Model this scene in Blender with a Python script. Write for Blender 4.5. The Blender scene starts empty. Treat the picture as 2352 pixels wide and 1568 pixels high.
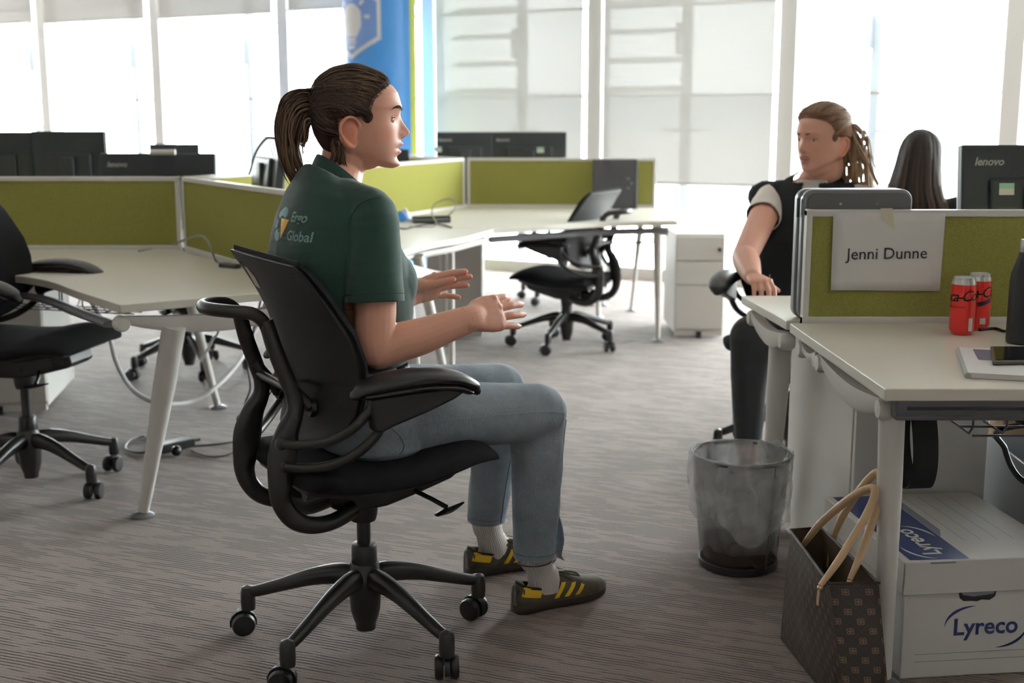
import bpy, bmesh, math, random
import numpy as np
from mathutils import Vector, Matrix
from mathutils.bvhtree import BVHTree
random.seed(7); rng = np.random.default_rng(7)
R_ = math.radians
scene = bpy.context.scene
COL = scene.collection
# ---------------------------------------------------------------- camera
FPX, CAMH = 2800.0, 1.25
PITCH = math.atan(510 / FPX)
cam_d = bpy.data.cameras.new('camera'); cam = bpy.data.objects.new('camera', cam_d); COL.objects.link(cam)
cam.location = (0, 0, CAMH); cam.rotation_euler = (math.pi / 2 - PITCH, 0, 0)
cam_d.sensor_width = 36; cam_d.lens = FPX / 2352 * 36; cam_d.clip_start = .05; cam_d.clip_end = 500
cam_d.dof.use_dof = True; cam_d.dof.focus_distance = 2.78; cam_d.dof.aperture_fstop = 3.4
scene.camera = cam
# ---------------------------------------------------------------- world / light / exposure
world = bpy.data.worlds.new('world'); scene.world = world; world.use_nodes = True
bg = world.node_tree.nodes['Background']; bg.inputs[0].default_value = (.955, .975, 1, 1); bg.inputs[1].default_value = 30.0
vs = scene.view_settings
vs.view_transform = 'Standard'; vs.look = 'None'; vs.gamma = 1; vs.exposure = 0.28; vs.use_curve_mapping = False
scene.cycles.use_denoising = True
scene.cycles.max_bounces = 7; scene.cycles.diffuse_bounces = 4; scene.cycles.transparent_max_bounces = 12
scene.cycles.sample_clamp_indirect = 6
CEIL = 2.85
for i, (x, y) in enumerate([(-3.2, 1.2), (-.4, 1.2), (2.4, 1.2), (-3.2, -2.0), (-.4, -2.0), (2.4, -2.0), (-4.2, 4.6), (-1.6, 4.6), (1.0, 4.6), (3.6, 4.6), (-3.0, 7.4), (-.2, 7.4)]):  # unseen fill lamps, added under the ceiling to brighten the interior
    ld = bpy.data.lights.new('ceiling_fill', 'AREA'); ld.shape = 'RECTANGLE'; ld.size = 1.15; ld.size_y = .55; ld.energy = 4.4; ld.color = (1, .93, .84)
    lo = bpy.data.objects.new('ceiling_fill', ld); COL.objects.link(lo); lo.location = (x, y, CEIL - .03)
def ray(u, v):
    return Vector((0, math.cos(PITCH), -math.sin(PITCH))) + Vector((1, 0, 0)) * ((u - 1176) / FPX) - Vector((0, math.sin(PITCH), math.cos(PITCH))) * ((v - 784) / FPX)
def PZ(u, v, z):
    r = ray(u, v); return Vector((0, 0, CAMH)) + r * ((z - CAMH) / r.z)
def PY(u, v, y):
    r = ray(u, v); return Vector((0, 0, CAMH)) + r * (y / r.y)
# ---------------------------------------------------------------- materials
def srgb(r, g, b):
    f = lambda c: (c / 255 / 12.92) if c / 255 <= .04045 else ((c / 255 + .055) / 1.055) ** 2.4
    return (f(r), f(g), f(b))
def new_mat(name):
    m = bpy.data.materials.new(name); m.use_nodes = True
    return m, m.node_tree, m.node_tree.nodes['Principled BSDF']
def mat(name, col, rough=.5, metal=0, noise=0, nscale=60, bump=0, bscale=None, spec=.5, sheen=0, coat=0, stretch=None, alpha=None, sss=0):
    m, t, b = new_mat(name)
    b.inputs['Base Color'].default_value = (*col, 1); b.inputs['Roughness'].default_value = rough; b.inputs['Metallic'].default_value = metal
    b.inputs['Specular IOR Level'].default_value = spec
    if sheen: b.inputs['Sheen Weight'].default_value = sheen; b.inputs['Sheen Roughness'].default_value = .5
    if coat: b.inputs['Coat Weight'].default_value = coat; b.inputs['Coat Roughness'].default_value = .15
    if sss:
        b.inputs['Subsurface Weight'].default_value = sss; b.inputs['Subsurface Radius'].default_value = (.012, .004, .002); b.inputs['Subsurface Scale'].default_value = 1
    if noise or bump:
        tc = t.nodes.new('ShaderNodeTexCoord'); mp = t.nodes.new('ShaderNodeMapping'); t.links.new(tc.outputs['Object'], mp.inputs[0])
        if stretch: mp.inputs['Scale'].default_value = stretch
        n = t.nodes.new('ShaderNodeTexNoise'); n.inputs['Scale'].default_value = nscale; n.inputs['Detail'].default_value = 4; t.links.new(mp.outputs[0], n.inputs['Vector'])
        if noise:
            mx = t.nodes.new('ShaderNodeMix'); mx.data_type = 'RGBA'
            mx.inputs[6].default_value = (*[c * (1 - noise) for c in col], 1); mx.inputs[7].default_value = (*[min(1, c * (1 + noise)) for c in col], 1)
            t.links.new(n.outputs[0], mx.inputs[0]); t.links.new(mx.outputs[2], b.inputs['Base Color'])
        if bump:
            n2 = n
            if bscale:
                n2 = t.nodes.new('ShaderNodeTexNoise'); n2.inputs['Scale'].default_value = bscale; n2.inputs['Detail'].default_value = 3; t.links.new(mp.outputs[0], n2.inputs['Vector'])
            bp = t.nodes.new('ShaderNodeBump'); bp.inputs['Strength'].default_value = bump; bp.inputs['Distance'].default_value = .004
            t.links.new(n2.outputs[0], bp.inputs['Height']); t.links.new(bp.outputs[0], b.inputs['Normal'])
    return m
def mat_vcol(name, rough=.5, bump=0, bscale=200, sss=0, attr='Col', spec=.5, sheen=0, stretch=None, noise=0, nscale=30):
    m, t, b = new_mat(name)
    a = t.nodes.new('ShaderNodeVertexColor'); a.layer_name = attr
    out = a.outputs[0]
    tc = t.nodes.new('ShaderNodeTexCoord'); mp = t.nodes.new('ShaderNodeMapping'); t.links.new(tc.outputs['Object'], mp.inputs[0])
    if stretch: mp.inputs['Scale'].default_value = stretch
    if noise:
        n = t.nodes.new('ShaderNodeTexNoise'); n.inputs['Scale'].default_value = nscale; n.inputs['Detail'].default_value = 5; t.links.new(mp.outputs[0], n.inputs['Vector'])
        mr = t.nodes.new('ShaderNodeMapRange'); mr.inputs[1].default_value = .3; mr.inputs[2].default_value = .7; mr.inputs[3].default_value = 1 - noise; mr.inputs[4].default_value = 1 + noise
        t.links.new(n.outputs[0], mr.inputs[0])
        vm = t.nodes.new('ShaderNodeVectorMath'); vm.operation = 'SCALE'; t.links.new(out, vm.inputs[0]); t.links.new(mr.outputs[0], vm.inputs['Scale']); out = vm.outputs[0]
    t.links.new(out, b.inputs['Base Color'])
    b.inputs['Roughness'].default_value = rough; b.inputs['Specular IOR Level'].default_value = spec
    if sheen: b.inputs['Sheen Weight'].default_value = sheen
    if sss:
        b.inputs['Subsurface Weight'].default_value = sss; b.inputs['Subsurface Radius'].default_value = (.012, .004, .002); b.inputs['Subsurface Scale'].default_value = 1
    if bump:
        n = t.nodes.new('ShaderNodeTexNoise'); n.inputs['Scale'].default_value = bscale; n.inputs['Detail'].default_value = 3; t.links.new(mp.outputs[0], n.inputs['Vector'])
        bp = t.nodes.new('ShaderNodeBump'); bp.inputs['Strength'].default_value = bump; bp.inputs['Distance'].default_value = .003
        t.links.new(n.outputs[0], bp.inputs['Height']); t.links.new(bp.outputs[0], b.inputs['Normal'])
    return m
M = {}
M['laminate'] = mat('white laminate', (.74, .71, .63), .32, noise=.03, nscale=300)
M['white_paint'] = mat('white powder coat', (.76, .74, .70), .38, bump=.03, nscale=500)
M['white_wall'] = mat('white wall paint', (.72, .70, .66), .8, bump=.05, nscale=200)
M['ceiling'] = mat('white ceiling tile', (.8, .79, .76), .9, bump=.1, nscale=250)
M['black_plastic'] = mat('black plastic', (.014, .014, .015), .36, bump=.04, nscale=700)
M['black_metal'] = mat('black painted metal', (.022, .021, .020), .33, bump=.03, nscale=400)
M['black_fabric'] = mat('black woven fabric', (.012, .012, .014), .95, bump=.5, nscale=900, noise=.3, spec=.2)
M['black_shell'] = mat('black chair shell', (.013, .013, .013), .5, bump=.08, nscale=900)
M['wheel'] = mat('black caster wheel', (.012, .012, .013), .42)
M['steel'] = mat('steel', (.5, .5, .5), .3, 1)
M['grey_rail'] = mat('grey aluminium rail', (.15, .155, .17), .42, .3)
M['grey_case'] = mat('grey computer case', (.22, .225, .24), .4, .35)
M['grey_case_dark'] = mat('grey case panel', (.13, .13, .13), .5, .2, bump=.05, nscale=600)
M['charcoal'] = mat('charcoal case', (.055, .055, .062), .5)
M['monitor'] = mat('black monitor casing', (.022, .027, .033), .45, bump=.05, nscale=900)
M['silver'] = mat('silver trim', (.42, .44, .48), .35, .6)
M['logo_grey'] = mat('grey lettering', (.4, .4, .4), .5)
M['paper'] = mat('white paper', (.78, .76, .74), .7)
M['ink'] = mat('dark grey ink', (.03, .03, .035), .6)
M['navy_ink'] = mat('navy print', (.016, .03, .13), .5)
M['blue_sticker'] = mat('green and white sticker', (.35, .6, .48), .5)
M['cream'] = mat('cream label', (.62, .53, .43), .6)
M['dark_cable'] = mat('black cable', (.01, .01, .011), .45)
M['white_cable'] = mat('white cable', (.66, .65, .63), .45)
M['grey_cable'] = mat('grey cable', (.25, .26, .24), .45)
M['wire'] = mat('grey wire', (.12, .12, .125), .4, .6)
M['blue_plastic'] = mat('blue plastic', (.03, .2, .6), .4)
def fabric_green():
    m, t, b = new_mat('lime green fabric')
    tc = t.nodes.new('ShaderNodeTexCoord'); n = t.nodes.new('ShaderNodeTexNoise'); n.inputs['Scale'].default_value = 420; n.inputs['Detail'].default_value = 2
    t.links.new(tc.outputs['Object'], n.inputs['Vector'])
    r = t.nodes.new('ShaderNodeValToRGB'); r.color_ramp.elements[0].position = .3; r.color_ramp.elements[1].position = .7
    r.color_ramp.elements[0].color = (.215, .205, .048, 1); r.color_ramp.elements[1].color = (.310, .297, .082, 1)
    t.links.new(n.outputs[0], r.inputs[0]); t.links.new(r.outputs[0], b.inputs['Base Color'])
    b.inputs['Roughness'].default_value = .95; b.inputs['Specular IOR Level'].default_value = .15
    bp = t.nodes.new('ShaderNodeBump'); bp.inputs['Strength'].default_value = .35; bp.inputs['Distance'].default_value = .002
    t.links.new(n.outputs[0], bp.inputs['Height']); t.links.new(bp.outputs[0], b.inputs['Normal'])
    return m
M['green'] = fabric_green()
def carpet():
    m, t, b = new_mat('taupe ribbed carpet tile')
    tc = t.nodes.new('ShaderNodeTexCoord')
    mp = t.nodes.new('ShaderNodeMapping'); mp.inputs['Rotation'].default_value = (0, 0, R_(21)); t.links.new(tc.outputs['Object'], mp.inputs[0])
    def math_(op, a=None, bb=None, c=None):
        n = t.nodes.new('ShaderNodeMath'); n.operation = op
        for i, x in enumerate((a, bb, c)):
            if x is None: continue
            if isinstance(x, (int, float)): n.inputs[i].default_value = x
            else: t.links.new(x, n.inputs[i])
        return n.outputs[0]
    wv = t.nodes.new('ShaderNodeTexNoise'); wv.inputs['Scale'].default_value = 9; t.links.new(mp.outputs[0], wv.inputs['Vector'])
    wo = t.nodes.new('ShaderNodeVectorMath'); wo.operation = 'MULTIPLY_ADD'; t.links.new(wv.outputs[1], wo.inputs[0]); wo.inputs[1].default_value = (0, .012, 0); t.links.new(mp.outputs[0], wo.inputs[2])
    sep = t.nodes.new('ShaderNodeSeparateXYZ'); t.links.new(wo.outputs[0], sep.inputs[0])
    # ribs: one every 11 mm, each rib broken into dashes of random length and depth
    row = math_('FLOOR', math_('MULTIPLY', sep.outputs[1], 78.0))
    fr = math_('FRACT', math_('MULTIPLY', sep.outputs[1], 78.0))
    rib = math_('POWER', math_('ABSOLUTE', math_('SUBTRACT', math_('MULTIPLY', fr, 2.0), 1.0)), 1.6)     # 1 in the groove
    rowpair = math_('FLOOR', math_('MULTIPLY', sep.outputs[1], 78.0))
    wn = t.nodes.new('ShaderNodeTexWhiteNoise'); wn.noise_dimensions = '1D'; t.links.new(rowpair, wn.inputs['W'])
    xs = math_('ADD', math_('MULTIPLY', sep.outputs[0], 4.6), math_('MULTIPLY', wn.outputs[0], 2.2))
    cb = t.nodes.new('ShaderNodeCombineXYZ'); t.links.new(xs, cb.inputs[0]); t.links.new(math_('MULTIPLY', rowpair, .14), cb.inputs[1])
    ns = t.nodes.new('ShaderNodeTexNoise'); ns.inputs['Scale'].default_value = 1.5; ns.inputs['Detail'].default_value = 1; t.links.new(cb.outputs[0], ns.inputs['Vector'])
    # big soft patches without ribs
    nb = t.nodes.new('ShaderNodeTexNoise'); nb.inputs['Scale'].default_value = 3.2; nb.inputs['Detail'].default_value = 2; t.links.new(mp.outputs[0], nb.inputs['Vector'])
    s1 = math_('ADD', ns.outputs[0], math_('MULTIPLY', math_('SUBTRACT', nb.outputs[0], .5), .35))
    on = t.nodes.new('ShaderNodeMapRange'); on.interpolation_type = 'SMOOTHSTEP'; on.inputs[1].default_value = .43; on.inputs[2].default_value = .53; t.links.new(s1, on.inputs[0])
    groove = math_('MULTIPLY', rib, math_('ADD', math_('MULTIPLY', on.outputs[0], .80), .16))
    fz = t.nodes.new('ShaderNodeTexNoise'); fz.inputs['Scale'].default_value = 260; fz.inputs['Detail'].default_value = 3; t.links.new(tc.outputs['Object'], fz.inputs['Vector'])
    g2 = math_('ADD', groove, math_('MULTIPLY', math_('SUBTRACT', fz.outputs[0], .5), 1.15))
    r = t.nodes.new('ShaderNodeValToRGB')
    r.color_ramp.elements[0].position = 0; r.color_ramp.elements[0].color = (.228, .174, .153, 1)
    r.color_ramp.elements[1].position = .95; r.color_ramp.elements[1].color = (.035, .028, .026, 1)
    e = r.color_ramp.elements.new(.35); e.color = (.140, .103, .090, 1)
    t.links.new(g2, r.inputs[0])
    mx = t.nodes.new('ShaderNodeMix'); mx.data_type = 'RGBA'; mx.blend_type = 'MULTIPLY'; mx.inputs[0].default_value = 1
    n3 = t.nodes.new('ShaderNodeTexNoise'); n3.inputs['Scale'].default_value = 1.2; t.links.new(tc.outputs['Object'], n3.inputs['Vector'])
    r3 = t.nodes.new('ShaderNodeMapRange'); r3.inputs[3].default_value = .85; r3.inputs[4].default_value = 1.15; t.links.new(n3.outputs[0], r3.inputs[0])
    cc = t.nodes.new('ShaderNodeCombineColor'); [t.links.new(r3.outputs[0], cc.inputs[k]) for k in range(3)]
    t.links.new(r.outputs[0], mx.inputs[6]); t.links.new(cc.outputs[0], mx.inputs[7]); t.links.new(mx.outputs[2], b.inputs['Base Color'])
    b.inputs['Roughness'].default_value = .9; b.inputs['Specular IOR Level'].default_value = .25
    b.inputs['Sheen Weight'].default_value = .25; b.inputs['Sheen Roughness'].default_value = .4
    bp = t.nodes.new('ShaderNodeBump'); bp.inputs['Strength'].default_value = .7; bp.inputs['Distance'].default_value = .004; bp.invert = True
    t.links.new(g2, bp.inputs['Height']); t.links.new(bp.outputs[0], b.inputs['Normal'])
    return m
M['carpet'] = carpet()
def glass_mat():
    m = bpy.data.materials.new('clear window glass'); m.use_nodes = True; t = m.node_tree; t.nodes.clear()
    o = t.nodes.new('ShaderNodeOutputMaterial'); a = t.nodes.new('ShaderNodeBsdfTransparent'); a.inputs[0].default_value = (.93, .96, .95, 1)
    g = t.nodes.new('ShaderNodeBsdfGlossy'); g.inputs['Roughness'].default_value = .02
    mx = t.nodes.new('ShaderNodeMixShader'); mx.inputs[0].default_value = .04; t.links.new(a.outputs[0], mx.inputs[1]); t.links.new(g.outputs[0], mx.inputs[2]); t.links.new(mx.outputs[0], o.inputs[0])
    return m
M['glass'] = glass_mat()
def sheer_mat(name, open_, col, tl=.034):
    m = bpy.data.materials.new(name); m.use_nodes = True; t = m.node_tree; t.nodes.clear()
    o = t.nodes.new('ShaderNodeOutputMaterial'); a = t.nodes.new('ShaderNodeBsdfTransparent')
    d = t.nodes.new('ShaderNodeBsdfDiffuse'); d.inputs[0].default_value = (*col, 1); tr = t.nodes.new('ShaderNodeBsdfTranslucent'); tr.inputs[0].default_value = (*col, 1)
    m1 = t.nodes.new('ShaderNodeMixShader'); m1.inputs[0].default_value = tl; t.links.new(d.outputs[0], m1.inputs[1]); t.links.new(tr.outputs[0], m1.inputs[2])
    m2 = t.nodes.new('ShaderNodeMixShader'); t.links.new(m1.outputs[0], m2.inputs[1]); t.links.new(a.outputs[0], m2.inputs[2])
    tc = t.nodes.new('ShaderNodeTexCoord'); n = t.nodes.new('ShaderNodeTexNoise'); n.inputs['Scale'].default_value = 60
    mp = t.nodes.new('ShaderNodeMapping'); mp.inputs['Scale'].default_value = (1, 1, .05); t.links.new(tc.outputs['Object'], mp.inputs[0]); t.links.new(mp.outputs[0], n.inputs['Vector'])
    r = t.nodes.new('ShaderNodeMapRange'); r.inputs[3].default_value = open_ * .85; r.inputs[4].default_value = open_ * 1.15; t.links.new(n.outputs[0], r.inputs[0]); t.links.new(r.outputs[0], m2.inputs[0])
    t.links.new(m2.outputs[0], o.inputs[0]); return m
M['blind'] = sheer_mat('grey sheer blind fabric', .0105, (.55, .54, .52))
M['blind_dense'] = sheer_mat('grey dense blind fabric', .004, (.46, .445, .42), .020)
# ---------------------------------------------------------------- mesh helpers
def frame_from(t, up=None):
    t = Vector(t).normalized(); up = Vector(up) if up is not None else Vector((0, 0, 1))
    if abs(t.dot(up.normalized())) > .98: up = Vector((1, 0, 0))
    s = up.cross(t).normalized(); return s, t.cross(s).normalized()
def smooth_path(pts, n=8, closed=False):
    P = [np.array(p, float) for p in pts]; out = []
    N = len(P); segs = N if closed else N - 1
    for i in range(segs):
        if closed: p0, p1, p2, p3 = P[(i - 1) % N], P[i], P[(i + 1) % N], P[(i + 2) % N]
        else: p0, p1, p2, p3 = P[max(i - 1, 0)], P[i], P[i + 1], P[min(i + 2, N - 1)]
        for k in range(n):
            s = k / n
            out.append(.5 * (2 * p1 + (p2 - p0) * s + (2 * p0 - 5 * p1 + 4 * p2 - p3) * s * s + (3 * p1 - p0 - 3 * p2 + p3) * s ** 3))
    if not closed: out.append(P[-1])
    return out
class MB:
    def __init__(s): s.v = []; s.f = []; s.m = []; s.cm = 0
    def add(s, vs, fs):
        o = len(s.v); s.v += [tuple(map(float, p)) for p in vs]
        for f in fs: s.f.append([i + o for i in f]); s.m.append(s.cm)
        return s
    def box(s, c, size, rz=0, rot=None):
        M3 = rot if rot is not None else Matrix.Rotation(rz, 3, 'Z'); c = Vector(c); h = Vector(size) / 2
        vs = [c + M3 @ Vector((h.x * a, h.y * b, h.z * d)) for a in (-1, 1) for b in (-1, 1) for d in (-1, 1)]
        return s.add(vs, [(0, 1, 3, 2), (4, 6, 7, 5), (0, 4, 5, 1), (2, 3, 7, 6), (0, 2, 6, 4), (1, 5, 7, 3)])
    def bar(s, a, b, w, h, up=None):
        a = Vector(a); b = Vector(b); sd, u = frame_from(b - a, up)
        vs = [p + sd * (w / 2 * i) + u * (h / 2 * j) for p in (a, b) for i, j in ((-1, -1), (1, -1), (1, 1), (-1, 1))]
        return s.add(vs, [(0, 1, 2, 3)[::-1], (4, 5, 6, 7), (0, 1, 5, 4), (1, 2, 6, 5), (2, 3, 7, 6), (3, 0, 4, 7)])
    def prism(s, poly, z0, z1):
        n = len(poly); vs = [(p[0], p[1], z0) for p in poly] + [(p[0], p[1], z1) for p in poly]
        a = sum(poly[i][0] * poly[(i + 1) % n][1] - poly[(i + 1) % n][0] * poly[i][1] for i in range(n))
        fs = [tuple(range(n))[::-1], tuple(range(n, 2 * n))] + [(i, (i + 1) % n, n + (i + 1) % n, n + i) for i in range(n)]
        if a < 0: fs = [f[::-1] for f in fs]
        return s.add(vs, fs)
    def loft(s, rings, cap=True, closed=True):
        n = len(rings[0]); vs = [p for r in rings for p in r]; fs = []
        for i in range(len(rings) - 1):
            for j in range(n if closed else n - 1):
                k = (j + 1) % n; fs.append((i * n + j, i * n + k, (i + 1) * n + k, (i + 1) * n + j))
        if cap and closed: fs.append(tuple(range(n))[::-1]); fs.append(tuple(range((len(rings) - 1) * n, len(rings) * n)))
        return s.add(vs, fs)
    def tube(s, pts, r, n=10, flat=1.0, up=None, smooth=0, cap=True, round_end=False):
        """r: radius or list; flat: ratio of the second axis (along 'up')"""
        pts = [Vector(p) for p in pts]; N0 = len(pts)
        rr = list(r) if hasattr(r, '__len__') else [r] * N0; ff = list(flat) if hasattr(flat, '__len__') else [flat] * N0
        if smooth:
            q = smooth_path([list(p) + [a, b] for p, a, b in zip(pts, rr, ff)], smooth)
            pts = [Vector(x[:3]) for x in q]; rr = [max(x[3], 1e-5) for x in q]; ff = [x[4] for x in q]
        if round_end:
            def capx(p, d, r0, f0):
                o = [(p + d * (r0 * .9 * math.sin(a)), r0 * math.cos(a), f0) for a in (R_(30), R_(60), R_(80))]; return o
            e = capx(pts[-1], (pts[-1] - pts[-2]).normalized(), rr[-1], ff[-1]); b = capx(pts[0], (pts[0] - pts[1]).normalized(), rr[0], ff[0])[::-1]
            pts = [x[0] for x in b] + pts + [x[0] for x in e]; rr = [x[1] for x in b] + rr + [x[1] for x in e]; ff = [x[2] for x in b] + ff + [x[2] for x in e]
        rings = []; prev = None
        for i, p in enumerate(pts):
            t = (pts[min(i + 1, len(pts) - 1)] - pts[max(i - 1, 0)]).normalized()
            if up is None:
                if prev is None: sd, u = frame_from(t)
                else:
                    u = (prev - t * prev.dot(t)).normalized(); sd = u.cross(t)
                prev = u
            else: sd, u = frame_from(t, up)
            rings.append([p + sd * (rr[i] * math.cos(2 * math.pi * k / n)) + u * (rr[i] * ff[i] * math.sin(2 * math.pi * k / n)) for k in range(n)])
        return s.loft(rings, cap)
    def lathe(s, prof, c=(0, 0, 0), n=24, axis=None):
        c = Vector(c); q = Vector((0, 0, 1)).rotation_difference(Vector(axis).normalized()) if axis is not None else None
        rings = []
        for r, z in prof:
            ring = [Vector((max(r, 1e-5) * math.cos(2 * math.pi * k / n), max(r, 1e-5) * math.sin(2 * math.pi * k / n), z)) for k in range(n)]
            rings.append([c + (q @ p if q else p) for p in ring])
        return s.loft(rings)
    def ball(s, c, r, n=14, rot=None):
        r = Vector(r) if hasattr(r, '__len__') else Vector((r, r, r)); rings = []
        m = n // 2 + 1
        for i in range(m + 1):
            a = math.pi * i / m; ring = []
            for k in range(n):
                p = Vector((r.x * max(math.sin(a), 1e-4) * math.cos(2 * math.pi * k / n), r.y * max(math.sin(a), 1e-4) * math.sin(2 * math.pi * k / n), -r.z * math.cos(a)))
                if rot is not None: p = rot @ p
                ring.append(Vector(c) + p)
            rings.append(ring)
        return s.loft(rings)
    def grid(s, fn, nu, nv):
        vs = [fn(i / nu, j / nv) for i in range(nu + 1) for j in range(nv + 1)]
        return s.add(vs, [(i * (nv + 1) + j, (i + 1) * (nv + 1) + j, (i + 1) * (nv + 1) + j + 1, i * (nv + 1) + j + 1) for i in range(nu) for j in range(nv)])
    def mesh(s, name):
        me = bpy.data.meshes.new(name); me.from_pydata(s.v, [], s.f); me.update(); return me
    def build(s, name, m, parent=None, smooth=40, bevel=0, seg=2, sub=0, loc=None, solid=0, fix=True):
        """loc: origin of the object in the coordinates the vertices were given in"""
        base = Vector(loc) if loc is not None else Vector((0, 0, 0))
        pa = parent
        while pa is not None and pa.parent is not None: pa = pa.parent
        if pa is not None and pa.get('_world'): base = pa.location.copy()
        if base.length: s.v = [(x - base.x, y - base.y, z - base.z) for x, y, z in s.v]
        me = s.mesh(name)
        for mm in (m if isinstance(m, (list, tuple)) else [m]): me.materials.append(M[mm] if isinstance(mm, str) else mm)
        if any(s.m): me.polygons.foreach_set('material_index', s.m)
        if fix:
            bm = bmesh.new(); bm.from_mesh(me); bmesh.ops.recalc_face_normals(bm, faces=bm.faces); bm.to_mesh(me); bm.free()
        if smooth:
            me.polygons.foreach_set('use_smooth', [True] * len(me.polygons)); me.set_sharp_from_angle(angle=R_(smooth))
        o = bpy.data.objects.new(name, me); COL.objects.link(o)
        if parent is not None: o.parent = parent
        elif loc is not None: o.location = base
        if solid: md = o.modifiers.new('s', 'SOLIDIFY'); md.thickness = solid; md.offset = 0
        if bevel:
            md = o.modifiers.new('b', 'BEVEL'); md.width = bevel; md.segments = seg; md.limit_method = 'ANGLE'; md.angle_limit = R_(40); md.harden_normals = True
        if sub: md = o.modifiers.new('u', 'SUBSURF'); md.levels = sub; md.render_levels = sub
        return o
def tag(o, label=None, cat=None, group=None, kind=None):
    if label: o['label'] = label
    if cat: o['category'] = cat
    if group: o['group'] = group
    if kind: o['kind'] = kind
    return o
def thing(name, label, cat, loc=(0, 0, 0), rz=0, group=None, world=True):
    """Empty at the base of a thing; world=True: its parts' vertices are given in world coordinates"""
    o = bpy.data.objects.new(name, None); COL.objects.link(o); o.location = loc; o.rotation_euler = (0, 0, rz); o.empty_display_size = .1
    if world: o['_world'] = 1
    return tag(o, label, cat, group)
def struct(o): o['kind'] = 'structure'; return o
def copy_tree(o, parent=None):
    c = o.copy(); COL.objects.link(c); c.parent = parent
    for ch in o.children: copy_tree(ch, c)
    return c
def text_mesh(txt, size, extrude=.0004, shear=0, spacing=1.0, bold=0, align='CENTER'):
    cu = bpy.data.curves.new('t', 'FONT'); cu.body = txt; cu.size = size; cu.extrude = extrude; cu.shear = shear; cu.space_character = spacing; cu.offset = bold
    cu.align_x = align; cu.align_y = 'CENTER'; cu.resolution_u = 3
    o = bpy.data.objects.new('t', cu); COL.objects.link(o); dg = bpy.context.evaluated_depsgraph_get()
    me = bpy.data.meshes.new_from_object(o.evaluated_get(dg)); bpy.data.objects.remove(o); bpy.data.curves.remove(cu)
    V = [v.co.copy() for v in me.vertices]; Fs = [list(p.vertices) for p in me.polygons]; bpy.data.meshes.remove(me)
    return V, Fs
def text_obj(name, txt, size, origin, xdir, ydir, m, parent=None, **kw):
    V, Fs = text_mesh(txt, size, **kw); x = Vector(xdir).normalized(); y = Vector(ydir).normalized(); n = x.cross(y)
    mb = MB(); mb.add([Vector(origin) + x * v.x + y * v.y + n * v.z for v in V], Fs)
    return mb.build(name, m, parent, smooth=0, fix=False)
# ================================================================ the room
DZ = .716                                   # desk top height
X0, Y0, DX, DY = -4.67, 12.6, 1.336, -.714  # facade: mullion n stands at (X0+n*DX, Y0+n*DY)
FD = Vector((DX, DY, 0)).normalized(); FN = Vector((-FD.y, FD.x, 0))      # along the facade, and outwards
if FN.y < 0: FN = -FN
def fac(n, off=0, z=0): return Vector((X0 + n * DX, Y0 + n * DY, z)) + FN * off
N0, N1 = -4, 10
floor_poly = [fac(N0, .1), fac(N1, .1), Vector((fac(N1).x, -6, 0)), Vector((fac(N0).x, -6, 0))]
struct(MB().prism([(p.x, p.y) for p in floor_poly], -.1, 0).build('floor', 'carpet', smooth=0)); struct(MB().prism([(p.x, p.y) for p in floor_poly], CEIL, CEIL + .1).build('ceiling', 'ceiling', smooth=0))
xl, xr = fac(N0).x, fac(N1).x
struct(MB().box(((xl + xr) / 2, -6.05, CEIL / 2), (xr - xl + .2, .1, CEIL)).build('wall_back', 'white_wall', smooth=0))
struct(MB().box((xl - .05, (fac(N0).y - 6) / 2, CEIL / 2), (.1, fac(N0).y + 6.2, CEIL)).build('wall_left', 'white_wall', smooth=0))
struct(MB().box((xr + .05, (fac(N1).y - 6) / 2, CEIL / 2), (.1, fac(N1).y + 6.2, CEIL)).build('wall_right', 'white_wall', smooth=0))
fr_ang = math.atan2(FD.y, FD.x)
WL = math.hypot(DX, DY)
for n in range(N0, N1):
    c = fac(n); w = bpy.data.objects.new('window_%d' % (n - N0 + 1), None); COL.objects.link(w); w.location = c; w.rotation_euler = (0, 0, fr_ang); w['kind'] = 'structure'
    # local: x along the facade, y outwards (FN)
    sy = 1 if (Matrix.Rotation(fr_ang, 3, 'Z') @ Vector((0, 1, 0))).dot(FN) > 0 else -1
    mb = MB(); mb.box((0, 0, CEIL / 2), (.13, .16, CEIL)).build('mullion', M.setdefault('mullion', mat('white mullion paint', (.88, .88, .87), .5)), w, bevel=.006)
    for z, h in ((.05, .1), (1.43, .022), (2.10, .022), (CEIL - .06, .12)):
        MB().box((WL / 2, .03 * sy, z), (WL - .13, .05, h)).build('transom', 'white_paint', w)
    for z0, z1 in ((.1, 1.419), (1.441, 2.089), (2.111, CEIL - .12)):
        MB().box((WL / 2, .04 * sy, (z0 + z1) / 2), (WL - .13, .008, z1 - z0)).build('pane', 'glass', w, smooth=0)
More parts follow.
